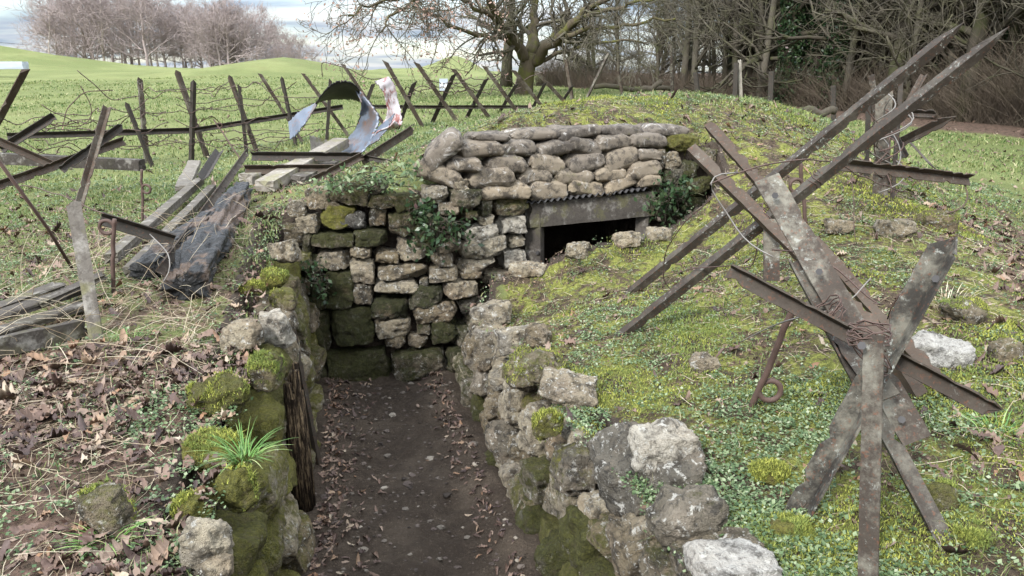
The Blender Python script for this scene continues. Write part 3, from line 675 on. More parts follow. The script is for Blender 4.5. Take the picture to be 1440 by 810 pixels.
for row, lst in BAGS:
    for i, (x0, y0, x1, y1) in enumerate(lst):
        sd += 1
        pa = [560+x0/3, 150+y0/3, 560+x1/3, 150+y1/3]; pc = (pa[0]+pa[2])/2
        Y = np.interp(pc, [560, 640, 745, 905, 1000], [6.1, 6.18, 6.6, 6.98, 7.25])
        k = Y/F; c = P(pc, (pa[1]+pa[3])/2, Y)
        up = {'lowest': 0, 'second lowest': .01, 'third': .03, 'fourth': .06, 'topmost': .13}[row]
        me = bag_mesh((pa[2]-pa[0])*k*1.04, .36, (pa[3]-pa[1])*k*1.08+.012, sd)
        slope = -(-math.atan2(lst[-1][1]-lst[0][1], lst[-1][0]-lst[0][0]))*0
        me = rotated(me, 0, float(rng.normal()*.05), .40 if pc > 660 else .2)
        o = link('sandbag', me, M['bag'], None, (c[0], Y+.1+up, c[2]))
        o.color = (np.clip({'lowest': .95, 'second lowest': .6, 'third': .5, 'fourth': .3, 'topmost': .2}[row]+rng.normal()*.15, 0, 1), 0, 0, 1)
        shade = {'lowest': 'brownish', 'second lowest': 'dusty', 'third': 'plump', 'fourth': 'grey', 'topmost': 'half buried grey'}[row]
        tag(o, f'{shade} sandbag, {ORD[i]} from the outer corner in the {ROWN[row]}', 'sandbag', 'sandbags stacked above the dugout entrance')
c = P(620, 211, 6.15); o = link('sandbag', rotated(bag_mesh(.36, .36, .2, 77), .1, -.45, .1), M['bag'], None, tuple(c+np.array([0, .1, 0]))); o.color = (.3, 0, 0, 1)
tag(o, 'bulky tied sandbag tilted on its end at the outer corner of the stack', 'sandbag', 'sandbags stacked above the dugout entrance')

# ------------------------------------------------------------------ door frame, lintel strip
fx = lambda px: np.interp(px, [640, 740, 905, 1000], [6.12, 6.62, 7.0, 7.25])
df = empty('door_frame', tuple(P(745, 380, 6.62))); tag(df, 'weathered grey timber door frame of the dark dugout entrance', 'door frame')
a, b = P(742, 301, fx(742)+.02), P(915, 285, fx(915)+.02)
plank('lintel', a, b, .16, .235, (.12, .2, .3), parent=df, rag=.006, nz=30)
a, b = P(752, 290, fx(752)+.03), P(752, 405, fx(752)+.03)
dpost = plank('post', b, a-np.array([0, 0, .03]), .15, .14, (.08, .1, .3), parent=df, roll=.3)
a = P(905, 290, fx(905)+.05); plank('post', a-np.array([0, 0, 1.15]), a-np.array([0, 0, .08]), .13, .14, (.2, .1, .3), parent=df, roll=.3)
p = P(757, 355, fx(757)-.06); mb = MB(); mb.tube([p, p+np.array([-.012, -.025, 0])], .016, 8); link('bolt', mb.mesh('bolt', False, b), M['bolt'], dpost)
# two back posts and a rear wall board far inside
# corrugated strip beneath the bags
A, B = P(741, 286.5, fx(741)-.12), P(911, 266.5, fx(911)-.12)
ex = (B-A)/np.linalg.norm(B-A); ey = np.cross([0, 0, 1], ex); L = np.linalg.norm(B-A)
n = 200; t = np.linspace(0, 1, n); V = []
for dz in (0, .006):
    for dy in (0, .42):
        V.append(A+np.outer(t*L, ex)+ey*dy+np.outer(.014*np.sin(t*L/.062*2*math.pi)+dz+dy*.04+.004*rng.normal(size=n)*0, [0, 0, 1]))
V = np.vstack(V); i = np.arange(n-1)
q = [np.stack([i, i+1, i+1+n, i+n], -1), np.stack([i+2*n, i+3*n, i+3*n+1, i+2*n+1], -1), np.stack([i, i+2*n, i+2*n+1, i+1], -1), np.stack([i+n, i+n+1, i+3*n+1, i+3*n], -1)]
o = link('corrugated_strip', mesh_np('corrugated_strip', V-A, [np.vstack(q)], True), M['darksheet'], None, tuple(A))
tag(o, 'wavy edged strip of corrugated iron between the door lintel and the bags', 'corrugated sheet')

# ------------------------------------------------------------------ curled torn sheets
def loft(e1, e2, Y1, Y2, thick=.012, wob=.01, nu=60, nv=10):
    def curve(e, Y):
        e = np.array(e, float); s = np.r_[0, np.cumsum(np.hypot(*np.diff(e, axis=0).T))]; s /= s[-1]
        u = np.linspace(0, 1, nu)
        x = np.interp(u, s, e[:, 0]); y = np.interp(u, s, e[:, 1]); yy = np.interp(u, np.linspace(0, 1, len(Y)), Y)
        k = np.ones(7)/7
        xs = np.convolve(np.pad(x, 3, 'edge'), k, 'valid'); ys = np.convolve(np.pad(y, 3, 'edge'), k, 'valid')
        return np.array([P(a, b, c) for a, b, c in zip(xs, ys, yy)])
    A, B = curve(e1, Y1), curve(e2, Y2); v = np.linspace(0, 1, nv)[None, :, None]
    G = A[:, None]*(1-v)+B[:, None]*v
    du = np.gradient(G, axis=0); dv = np.gradient(G, axis=1); nr = np.cross(du, dv); nr /= np.linalg.norm(nr, axis=2)[..., None]+1e-9
    G = G+nr*(wob*fbm(G[..., 0]*6, G[..., 1]*6, G[..., 2]*6, 3, 5))[..., None]
    jag = .03*np.random.default_rng(3).normal(size=(nu, 1)); G[:, 0] += (G[:, 0]-G[:, 1])*jag*8; G[:, -1] += (G[:, -1]-G[:, -2])*np.roll(jag, 9, 0)*8
    H = G+nr*thick; m = nu*nv
    i = (np.arange(nu-1)[:, None]*nv+np.arange(nv-1)[None]); q = np.stack([i, i+1, i+nv+1, i+nv], -1).reshape(-1, 4)
    ring = np.concatenate([np.arange(nv), np.arange(1, nu)*nv+nv-1, (nu-1)*nv+np.arange(nv-2, -1, -1), np.arange(nu-2, 0, -1)*nv]); r2 = np.roll(ring, -1)
    return np.vstack([G.reshape(-1, 3), H.reshape(-1, 3)]), [q[:, ::-1], q+m, np.stack([ring, r2, r2+m, ring+m], -1)]
def z4(l): return [(380+a/4.5, 90+b/4.5) for a, b in l]
root = empty('curled_metal_sheet', (-1.6, 8.4, hs(-1.6, 8.4))); tag(root, 'torn and curled blue grey metal sheet arching over the scrap heap', 'metal sheet')
lo = np.array(root.location)
V, q = loft(z4([(115, 370), (160, 320), (225, 275), (305, 235)]), z4([(120, 480), (165, 440), (215, 375), (290, 265)]), [8.9, 8.8, 8.75, 8.7], [8.6, 8.55, 8.55, 8.6])
link('torn_flap', mesh_np('torn_flap', V-lo, q), M['galv'], root)
V, q = loft(z4([(285, 255), (350, 170), (410, 120), (470, 103), (525, 125), (568, 165)]), z4([(285, 262), (310, 245), (400, 228), (500, 225), (555, 232), (578, 240)]), [8.6, 8.45, 8.4, 8.45, 8.55], [8.85, 8.95, 9.0, 8.95, 8.85])
link('arched_top', mesh_np('arched_top', V-lo, q), M['darksheet'], root)  # shade under the arch is put into this darker sheet colour
V, q = loft(z4([(520, 125), (570, 170), (630, 245), (690, 340), (672, 420), (600, 540), (560, 590)]), z4([(578, 235), (586, 290), (570, 345), (540, 410), (500, 460), (440, 540), (420, 580)]), [8.7, 8.6, 8.5, 8.4, 8.3], [8.5, 8.7, 8.8, 8.8, 8.6])
link('curved_side', mesh_np('curved_side', V-lo, q), M['galv'], root)
root = empty('bent_metal_sheet', (-1.25, 8.3, hs(-1.25, 8.3))); tag(root, 'ragged upright strip of sheet metal with flaking pinkish white paint', 'metal sheet'); lo = np.array(root.location)
V, q = loft(z4([(655, 105), (690, 145), (735, 195), (745, 260), (745, 310), (700, 400), (650, 470)]), z4([(735, 85), (770, 120), (800, 200), (825, 290), (838, 385), (815, 385), (780, 360)]), [8.3, 8.35, 8.4, 8.4], [8.5, 8.5, 8.4, 8.2], wob=.03)
link('painted_face', mesh_np('painted_face', V-lo, q), M['flake'], root)
V, q = loft(z4([(690, 400), (650, 470), (600, 530)]), z4([(790, 310), (740, 420), (680, 490)]), [8.4, 8.4], [8.3, 8.3])
link('bare_fold', mesh_np('bare_fold', V-lo, q), M['galv'], root)
V, q = loft(z4([(245, 450), (330, 470), (420, 495)]), z4([(255, 550), (330, 550), (420, 550)]), [8.9, 8.8], [8.8, 8.7]); lo = V[0]
tag(link('sheet_fragment', mesh_np('sheet_fragment', V-lo, q), M['timber'], None, tuple(lo)), 'flat brown fragment of sheet lying inside the curled metal arch', 'metal sheet')

# ------------------------------------------------------------------ scrap on the ground by the curled sheet
BR = (.7, .35, .3); BK = (.15, .1, .05); GY_ = (.2, .8, .9)
def bar(px0, py0, Y0, px1, py1, Y1, w, label, col=BR, name='iron_bar', cat='iron bar', **k):
    o = iron(name, P(px0, py0, Y0), P(px1, py1, Y1), w, col=col, **k); tag(o, label, cat, k.get('group')); return o
def beam(px0, py0, Y0, px1, py1, Y1, w, h, label, col=(.4, .2, .3), roll=0, name='timber_beam', cat='timber', **k):
    o = plank(name, P(px0, py0, Y0), P(px1, py1, Y1), w, h, col, roll, **k); tag(o, label, cat); return o
bar(355, 218, 7.8, 508, 219, 7.8, .09, 'dark level iron bar in front of the curled sheet', BK, roll=-.9)
bar(345, 237, 7.4, 472, 236, 7.5, .09, 'dull brown iron bar lying parallel below the dark level one', (.6, .4, .2), roll=-.9)
bar(505, 222, 7.4, 577, 177, 7.9, .11, 'stout brown iron bar slanting up past the bent sheet', BR, roll=-1.2)
bar(437, 255, 6.9, 507, 220, 7.4, .07, 'thin edge lit iron bar meeting the stout slanting one', BR, roll=-.5)
bar(507, 219, 7.5, 555, 228, 7.2, .05, 'short bent iron bar pointing down to the weeds by the bags', BK, roll=-.9)
beam(372, 262, 7.0, 480, 200, 8.6, .2, .1, 'pale moss streaked plank running up beneath the curled sheet', (.75, .35, .4))
beam(345, 252, 7.3, 440, 230, 8.2, .18, .1, 'second mossy plank lying under the two level bars', (.65, .4, .4))
beam(420, 255, 7.2, 468, 232, 8.0, .16, .1, 'dark brown board wedged between the plank and thin bar', (.15, .1, .3))

# left scrap
def g(px, py, up=0): return RAYHIT(px, py)+np.array([0, 0, up])
def gbar(p0, p1, w, label, col=BR, up=(0.05, .05), name='iron_bar', **k):
    o = iron(name, g(*p0, up[0]), g(*p1, up[1]), w, col=col, **k); tag(o, label, 'iron bar'); return o
def gbeam(p0, p1, w, h, label, col=(.4, .2, .3), up=(.04, .04), name='timber_beam', cat='timber', **k):
    o = plank(name, g(*p0, up[0]), g(*p1, up[1]), w, h, col, **k); tag(o, label, cat); return o
bar(-12, 200, 7.2, 43, 97, 7.2, .1, 'broad brown iron bar leaning up at the photo edge with a pointed tip', (.75, .25, .3), roll=.3, cut1=.06)
bar(2, 210, 8.0, 77, 163, 8.2, .085, 'short black iron bar with square end crossing the long rail', BK, roll=-.8)
bar(-10, 193, 7.6, 76, 231, 7.7, .08, 'brown bar sloping down from the photo edge into the crossed bars', (.6, .2, .1), roll=-.8)
bar(-10, 262, 7.0, 172, 197, 8.2, .085, 'long brown bar rising from the grass at the photo edge', (.7, .2, .2), roll=-.8)
bar(84, 238, 7.4, 172, 175, 7.9, .08, 'black pointed bar lying across the long brown bar', BK, roll=-.8, cut1=.05)
beam(-15, 222, 8.9, 200, 232, 8.7, .13, .13, 'heavy dark brown girder lying level on the leaf strewn grass', (.06, .05, .3), name='steel_girder', cat='girder')
a = P(151, 152, 7.8); f = ext_ground(a, P(118, 268, 7.2)); o = iron('iron_stake', f, a, .075, .3, (.75, .5, .4)); tag(o, 'pinkish brown leaning stake behind the crossed black bars', 'stake')
# charred log and beams beside it
def log_mesh(a, b, r0, r1, seed, n=60, m=90):
    a, b = np.asarray(a), np.asarray(b); L = np.linalg.norm(b-a); ez = (b-a)/L; e1 = np.cross(ez, [0, 0, 1]); e1 /= np.linalg.norm(e1); e2 = np.cross(e1, ez)
    t = np.linspace(0, 1, m+1)[:, None]; an = np.linspace(0, 2*math.pi, n, endpoint=False)[None]
    rr = r0+(r1-r0)*t; x, y = np.cos(an), np.sin(an)
    sq = 1/np.maximum(np.abs(x), np.abs(y))**.35
    rad = rr*sq*.86*(1+.30*fbm(x*1.6+t*0+seed, y*1.6+t*0, t*L*2.2, 4, seed)+.10*fbm(x*6+seed+0*t, y*6+0*t, t*L*9, 3, seed+4)-.14*(1-np.abs(vnoise(x*3.1+seed+0*t, y*3.1+0*t, t*L*.9, seed)))**5)
    rad = rad*(1-.22*np.exp(-((np.mod(an+math.pi*1.5, 2*math.pi)-math.pi*2.0+math.pi)/.35)**2))
    V = ez*(t*L)[..., None]+(rad*x)[..., None]*e1+(rad*y*.85)[..., None]*e2
    V = V+ez*(.05*fbm(x*2+0*t, y*2+0*t, 0*t, 3, seed)*(np.abs(t-.5)*2)**6)[..., None]
    i = np.arange(m)[:, None]*n; k = np.arange(n)[None]; k2 = (k+1) % n
    Q = np.stack([i+k, i+k2, i+n+k2, i+n+k], -1).reshape(-1, 4); V = np.vstack([V.reshape(-1, 3), -ez*.0, ez*L]); kk = np.arange(n); k2 = (kk+1) % n
    return mesh_np('log', V, [Q, np.vstack([np.c_[np.full(n, (m+1)*n), k2, kk], np.c_[np.full(n, (m+1)*n+1), m*n+kk, m*n+k2]])], True)
a, b = g(264, 422, .08), g(338, 285, .1); o = link('charred_log', log_mesh(a, b, .155, .135, 4), M['char'], None, tuple(a)); tag(o, 'big charred black log with a sawn near end on the bank', 'log')
a, b = g(205, 395, .06), g(300, 320, .1); o = link('charred_log', log_mesh(a, b, .1, .085, 9), M['char'], None, tuple(a)); tag(o, 'thinner blackened log tucked against the beams behind the big charred one', 'log')
gbeam((160, 388), (283, 272), .085, .07, 'silvery weathered beam running diagonally beside the logs', (.3, .1, .1), (.12, .14))
gbeam((185, 395), (300, 275), .08, .07, 'darker timber lying against the silvery beam', (.25, .1, .3), (.06, .08))
gbar((222, 412), (345, 236), .1, 'pinkish brown iron bar running alongside the charred logs', (.85, .3, .3), (.14, .22), roll=-.7)
gbar((288, 283), (312, 248), .1, 'black upturned bar end behind the pinkish brown bar', BK, (.2, .3), roll=.6)
gbeam((258, 275), (276, 245), .16, .06, 'short pinkish board sticking up at the far end of the beams', (.5, .05, .7), (.08, .16))
fh = RAYHIT(160, 400); Y0 = fh[1]
bar(143, 303, Y0, 246, 335, Y0+.15, .085, 'matt black iron bar propped level on a rusty screw picket', BK, roll=-1.0)
a = P(104, 288, 4.05); f = ext_ground(a, P(137, 486, 3.75)); o = plank('wooden_stake', f, a, .07, .06, (.32, .3, .3), nz=20, rag=.008); tag(o, 'grey lichened square stake standing before the stacked boards', 'stake')
for p0, p1, w, h, up, col, lb in [((-20, 452), (85, 412), .12, .04, (.05, .05), (.16, .2, .2), 'grey top board of the flat stack at the photo edge'), ((-20, 475), (118, 424), .1, .04, (.1, .08), (.12, .1, .3), 'brown board second in the flat stack'),
     ((-20, 490), (120, 440), .1, .04, (.06, .05), (.12, .05, .3), 'dark board in the middle of the flat stack'), ((-20, 512), (122, 478), .04, .1, (.07, .07), (.1, .1, .7), 'reddish brown board on edge at the front of the flat stack'), ((150, 418), (60, 455), .1, .03, (.14, .12), (.1, .1, .3), 'thin black strip lying across the flat stack')]:
    gbeam(p0, p1, w, h, lb, col, up)
# screw pickets
def screw_picket(top, foot, loops, label, r=.012, mat='wire'):
    top, foot = np.asarray(top, float), np.asarray(foot, float); root = empty('screw_picket', tuple(foot)); tag(root, label, 'screw picket')
    mb = MB(); n = 24; t = np.linspace(0, 1, n)[:, None]; pts = foot*(1-t)+top*t; pts[:, :2] += .006*np.random.default_rng(len(label)).normal(size=(n, 2)).cumsum(0)*.4
    mb.tube(pts, r, 7); sh = link('shaft', mb.mesh('shaft', True, foot), M[mat], root)
    for q_, sd_ in loops:
        c = pts[int(q_*(n-1))]; R_ = r*3.2; an = np.linspace(0, 2*math.pi*1.02, 22); mb = MB()
        mb.tube(np.stack([c[0]+sd_*(R_-R_*np.cos(an)), c[1]-.01*np.sin(an/2), c[2]+R_*np.sin(an)], -1), r*.9, 6); link('loop', mb.mesh('loop', True, foot), M[mat], sh)
    return root
f = g(158, 412); screw_picket(P(159, 308, f[1]), f-np.array([0, 0, .1]), [(.93, -1)], 'rusty screw picket carrying the matt black bar', .013)
f = g(198, 312); screw_picket(P(196, 238, f[1]), f-np.array([0, 0, .1]), [(.7, 1)], 'thin screw picket with one loop in the leaves beyond the silvery beam', .012)
f = g(343, 222); screw_picket(P(302, 168, f[1]+.5), f-np.array([0, 0, .1]), [(.9, 1), (.1, -1)], 'slanting screw picket with a loop by the black fence posts', .012)
f = g(1050, 574); screw_picket(P(1112, 425, f[1]-.15), f-np.array([0, 0, .05]), [(.3, 1)], 'thick rusty screw picket with a loop leaning beside the crossed irons', .015)
f = g(1136, 318); screw_picket(P(1124, 228, f[1]), f-np.array([0, 0, .1]), [(.7, -1)], 'rusty twisted picket standing between the two long pointed bars', .016)
f = g(105, 383); a = P(-5, 222, f[1]-.6); mb = MB(); mb.tube([f, (f*.6+a*.4)+np.array([.01, 0, .02]), a], .011, 6); tag(link('iron_rod', mb.mesh('iron_rod', True, f), M['wire'], None, tuple(f)), 'thin straight rod leaning over the grass at the photo edge', 'rod')

# ------------------------------------------------------------------ steel obstacle on the right
def obst(root, name, p0, p1, w, col, **k): return iron(name, p0, p1, w, col=col, parent=root, **k)
a0 = P(885, 462, 4.3); root = empty('steel_barricade', (1.3, 4.0, hs(1.3, 4.0))); tag(root, 'barricade of two long pointed angle irons crossed by rusty red ones', 'barricade')
o = obst(root, 'pointed_bar', ext_ground(P(1420, 37, 3.55), a0, .03), P(1421, 36, 3.55), .066, (.35, .8, .25), roll=2.5, cut1=.16); o['label'] = 'long pointed angle iron nearer the camera'
o = obst(root, 'pointed_bar', ext_ground(P(1356, 31, 4.35), P(915, 387, 5.3), .03), P(1357, 30, 4.35), .075, (.35, 1, .25), roll=2.5, cut1=.16); o['label'] = 'long pointed angle iron with pale lichen'
o = obst(root, 'cross_bar', P(1243, 482, 3.05), P(966, 210, 4.35), .075, (.9, .25, .15), roll=-.9, nib=1.5); o['label'] = 'broad rusty red cross bar'
obst(root, 'cross_bar', P(1290, 560, 3.0), P(1240, 478, 3.1), .08, (.7, .2, .1), roll=-.9)
o = obst(root, 'cross_bar', ext_ground(P(991, 177, 4.75), P(1262, 480, 3.25)), P(990, 176, 4.75), .075, (.85, .2, .1), roll=-.9, nib=1.5); o['label'] = 'rusty red cross bar with a chewed end'
obst(root, 'short_plate', P(1085, 395, 3.75), P(1085, 308, 3.85), .085, (.55, .6, .75), flat=True, nib=.1)
root_first = root
root = empty('steel_barricade', (1.3, 2.5, hs(1.3, 2.5))); tag(root, 'cluster of bolted irons round an upright brown post, nearest barricade to the camera', 'barricade')
top = P(1214, 470, 2.12); o = obst(root, 'upright_post', ext_ground(top, P(1206, 800, 1.92), .1), top, .075, (.45, .5, .8), flat=False, roll=2.4, nib=0); o['label'] = 'upright flat faced brown post'
o = obst(root, 'flat_bar', P(1290, 620, 2.3), P(1078, 250, 2.95), .105, (.5, .45, .95), flat=True, roll=.5, nib=.4); o['label'] = 'wide grey brown flat bar'
o = obst(root, 'black_bar', P(1028, 374, 2.6), P(1412, 576, 2.25), .065, (.5, .25, .08), roll=-1.1, nib=1, cut1=.05); o['label'] = 'blackish bar with notched edge and broken tip'
fo = ext_ground(P(1345, 335, 2.35), P(1155, 680, 2.3)); o = obst(root, 'blade_bar', fo, P(1347, 332, 2.35), .09, (.12, 1, .8), roll=.35, cut1=.06); o['label'] = 'lichened grey angle iron with rounded tip'
o = obst(root, 'leg_bar', ext_ground(P(1112, 375, 2.8), P(1305, 745, 2.12)), P(1110, 372, 2.8), .075, (.3, .7, .6), roll=.7, nib=.8); o['label'] = 'grey leg sloping down to the leaves'
obst(root, 'leg_bar', P(1250, 560, 2.3), P(1145, 420, 2.7), .08, (.35, .5, .5), roll=.5, flat=True)
def lashing(c, axis, rad, turns, seed):
    ax = np.asarray(axis, float); ax /= np.linalg.norm(ax); u = np.cross(ax, [.3, .2, 1]); u /= np.linalg.norm(u); v = np.cross(ax, u); q = np.random.default_rng(seed); n = turns*14
    th = np.linspace(0, turns*2*math.pi, n); r_ = rad*(1+.12*q.normal(size=n).cumsum()*.15); off = np.linspace(-.03, .03, n)+.006*q.normal(size=n)
    mb = MB(); mb.tube(np.asarray(c)+r_[:, None]*(np.cos(th)[:, None]*u+np.sin(th)[:, None]*v)+off[:, None]*ax, .0028, 4); link('wire_lashing', mb.mesh('wire_lashing', True, root.location), M['wire'], root)
lashing(P(1222, 470, 2.16), (0, .1, 1), .062, 5, 3); lashing(P(1226, 500, 2.22), (.6, 0, .5), .075, 4, 4); lashing(P(1165, 440, 2.55), (.6, -.1, -.5), .07, 4, 5)
def to_cam(p, d): p = np.asarray(p); v = np.array([0, 0, CAMZ])-p; return p+v/np.linalg.norm(v)*d
for bx, by, bY in [(1090, 275, 2.88), (1152, 382, 2.66), (1212, 486, 2.1), (1268, 590, 2.34), (1316, 392, 2.33)]:
    p = to_cam(P(bx, by, bY), .02); mb = MB(); mb.tube([p, to_cam(p, .022)], .013, 6); o = link('bolt', mb.mesh('bolt', False, root.location), M['bolt'], root)
root_near = root; root = root_first; lashing(P(1080, 306, 4.0), P(1420, 37, 3.55)-P(885, 462, 4.3), .075, 6, 6); lashing(P(1150, 250, 3.92), P(1420, 37, 3.55)-P(885, 462, 4.3), .05, 3, 7); root = root_near
root = empty('steel_barricade', (4.1, 6.6, hs(4.1, 6.6))); tag(root, 'tangled farther barricade of posts, spikes and wire on the slope by the hedge', 'barricade')
def ob3(name, x0, y0, Y0, x1, y1, Y1, w, col, ground=False, **k):
    a, b = P(x0, y0, Y0), P(x1, y1, Y1)
    if ground: a = ext_ground(b, a)
    return obst(root, name, a, b, w, col, **k)
ob3('level_bar', 1175, 228, 5.6, 1361, 250, 6.0, .09, (.6, .3, .2), roll=-1, nib=1)
ob3('upright_post', 1237, 300, 6.4, 1244, 120, 6.5, .13, (.5, .5, .7), True, flat=True, roll=.3)
ob3('upright_post', 1252, 300, 6.7, 1230, 105, 6.7, .07, (.4, .6, .9), True)
ob3('upright_post', 1256, 310, 6.3, 1272, 95, 6.5, .05, (.3, .2, .1), True)
ob3('upright_post', 1222, 240, 6.9, 1226, 130, 6.9, .06, (.1, .1, .1), True)
ob3('spike_bar', 1265, 203, 6.6, 1346, 163, 6.2, .08, (.4, .4, .3), roll=-.8, cut1=.12)
ob3('spike_bar', 1262, 158, 6.8, 1318, 160, 6.3, .06, (.4, .2, .2), roll=-.8)
ob3('spike_bar', 1250, 200, 6.8, 1300, 108, 7.2, .06, (.7, .2, .1), roll=.8)
ob3('spike_bar', 1275, 195, 7.4, 1312, 235, 6.7, .09, (.6, .6, .5), flat=True, roll=.6)
ob3('spike_bar', 1258, 190, 6.6, 1275, 222, 6.4, .05, (.1, .1, .1))
mb = MB(); q = np.random.default_rng(12)
for i in range(9):
    c = P(1248+q.normal()*9, 200+q.normal()*25, 6.3); n = 18; t = np.linspace(0, 1, n)
    th = q.uniform(0, 6.28)+t*q.uniform(4, 9); mb.tube(np.stack([c[0]+.12*np.cos(th)*q.uniform(.5, 1.4), c[1]+.12*np.sin(th), c[2]+(t-.5)*q.uniform(.2, .7)], -1), .006, 4)
    link('wire_coil', mb.mesh('wire_coil', True, root.location), M['palewire' if i % 2 else 'wire'], root); mb = MB()

# ------------------------------------------------------------------ barbed wire
def wire_mesh(pts, r=.0035, barb=.14, n=4, seed=0, origin=(0, 0, 0), wob=.012):
    q = np.random.default_rng(seed); pts = np.asarray(pts, float)
    s = np.r_[0, np.cumsum(np.linalg.norm(np.diff(pts, axis=0), axis=1))]; m = max(8, int(s[-1]/.05)); u = np.linspace(0, s[-1], m)
    p = np.stack([np.interp(u, s, pts[:, k]) for k in range(3)], -1)
    for _ in range(3): p[1:-1] = (p[:-2]+p[1:-1]*2+p[2:])/4
    p += wob*np.stack([vnoise(u*4, u*0+seed, k) for k in range(3)], -1)
    mb = MB(); mb.tube(p, r, n)
    if barb:
        for d in np.arange(.07, s[-1], barb):
            i = min(m-1, int(d/s[-1]*m)); v = q.normal(size=3); v *= .018/np.linalg.norm(v)
            mb.tube([p[i]-v, p[i]+v], r*.8, 3)
    return mb.mesh('barbed_wire', True, origin)
def wire(px, label, r=.0035, mat='wire', seed=0, name='barbed_wire', barb=.14):
    pts = [P(*p) for p in px]; o = link(name, wire_mesh(pts, r, barb, seed=seed, origin=pts[0]), M[mat], None, tuple(pts[0])); tag(o, label, 'wire'); return o
wire([(1000, 262, 3.9), (1060, 232, 3.9), (1130, 222, 4.0), (1180, 232, 4.4), (1245, 262, 5.2), (1290, 275, 5.8)], 'barbed wire strung level across the two long pointed bars', .004, seed=1)
wire([(1035, 240, 3.7), (1000, 245, 3.6), (994, 270, 3.6), (1020, 290, 3.6), (1050, 345, 3.5), (1085, 360, 3.4)], 'pale loop of wire round the broad rusty red bar', .004, 'palewire', 2, barb=0)
wire([(1085, 352, 3.0), (1130, 355, 2.9), (1180, 385, 2.8), (1215, 415, 2.7), (1240, 430, 2.6)], 'barbed wire twisted over the wide flat bar', .0035, seed=3)
wire([(1345, 337, 2.33), (1300, 375, 2.45), (1262, 415, 2.55), (1240, 432, 2.6), (1250, 445, 2.6)], 'barbed wire hanging from the rounded tip of the lichened iron', .0035, seed=4)
wire([(1228, 395, 2.7), (1190, 435, 2.6), (1140, 442, 2.6), (1100, 450, 2.7), (1040, 480, 3.0)], 'pale wire loop between the flat bar and the screw picket', .003, 'palewire', 5, barb=0)
wire([(1005, 275, 3.7), (960, 320, 3.9), (935, 350, 4.1), (930, 395, 4.3), (960, 420, 4.3)], 'loose wire drooping from the red bar to the moss', .003, seed=6)
wire([(1065, 335, 3.6), (1062, 380, 3.7), (1030, 372, 3.9), (985, 378, 4.1), (930, 390, 4.5)], 'wire running along the foot of the long bars', .003, seed=7)
wire([(1200, 240, 5.0), (1198, 280, 4.9), (1202, 330, 4.7), (1206, 345, 4.7)], 'single wire hanging down in front of the far slope', .003, seed=8)
wire([(1355, 252, 6.0), (1365, 275, 5.9), (1350, 295, 5.8), (1330, 300, 5.8)], 'curl of wire hanging from the end of the level bar', .006, seed=9, barb=0)
wire([(25, 272, 5.5), (30, 262, 5.3), (75, 270, 5.0), (110, 285, 4.6), (145, 302, 4.4)], 'thin wire arching from the stake to the matt black bar', .004, seed=10, barb=0)
wire([(213, 330, 4.6), (240, 360, 4.3), (242, 385, 4.2), (225, 402, 4.2)], 'bent pale wire curving over the thinner log', .004, 'palewire', 11, barb=0)
# ------------------------------------------------------------------ picket fences
fY = lambda px: float(np.interp(px, [0, 270, 560, 690, 830], [10.6, 12, 13, 16.5, 21.5]))
def picket(root, top, foot, w, col, dy=0.0, name='picket', **k):
    Y = fY((top[0]+foot[0])/2)+dy; w = w*.8
    a, b = P(*top, Y), P(*foot, Y+.05)
    return iron(name, ext_ground(a, b, .12), a, w, col=col, parent=root, **k)
DKP = (.12, .1, .03); BRP = (.5, .5, .45); GRP = (.4, .9, 1.0)
lf = empty('picket_fence', (-4.5, 12, hs(-4.5, 12))); tag(lf, 'rusty iron picket fence with black upright pickets and sagging barbed wire across the field', 'fence')
o = iron('rail', P(10, 191, 10.75), P(273, 183, 12.1), .085, col=DKP, parent=lf, roll=-.8, nib=0)
o = iron('rail', P(273, 183, 12.1), P(482, 150, 12.8), .075, col=DKP, parent=lf, roll=-.8, nib=0)
for t_, f_, w, col, dy in [((176, 143), (212, 230), .08, DKP, -.15), ((272, 112), (269, 228), .1, DKP, -.1), ((334, 118), (345, 220), .085, DKP, -.1), ((396, 107), (419, 215), .075, DKP, -.1), ((463, 110), (458, 195), .08, DKP, -.1), ((528, 117), (517, 148), .1, DKP, .1),
   ((194, 108), (207, 258), .11, GRP, .3), ((247, 98), (297, 240), .11, BRP, .15), ((322, 105), (362, 215), .09, BRP, .15), ((362, 103), (432, 215), .1, BRP, .15), ((423, 103), (490, 195), .1, BRP, .15), ((479, 90), (537, 175), .11, BRP, .15)]:
    picket(lf, t_, f_, w, col, dy, roll=rng.uniform(.2, 1.2), cut1=.05)
q = np.random.default_rng(21)
def fence_wire(root, x0, x1, ya, yb, sag, seed, r=.007):
    n = 9; u = np.linspace(0, 1, n); xs = x0+(x1-x0)*u; ys = ya+(yb-ya)*u+sag*np.abs(np.sin(u*math.pi*3))+q.normal(size=n)*3
    pts = [P(a, b, fY(a)+q.normal()*.25) for a, b in zip(xs, ys)]
    link('barbed_wire', wire_mesh(pts, r, .2, 3, seed, root.location, .05), M['wire'], root)
for i in range(13):
    y = q.uniform(118, 205); x0 = q.choice([195, 195, 250, 270, 335, 120]); fence_wire(lf, x0, x0+q.uniform(120, 230), y, y+q.uniform(-14, 8), q.uniform(3, 14), 30+i)
for i in range(7):
    y = q.uniform(150, 215); fence_wire(lf, q.uniform(-5, 60), q.uniform(150, 270), y, y+q.uniform(-30, 5), q.uniform(4, 18), 60+i, .008)
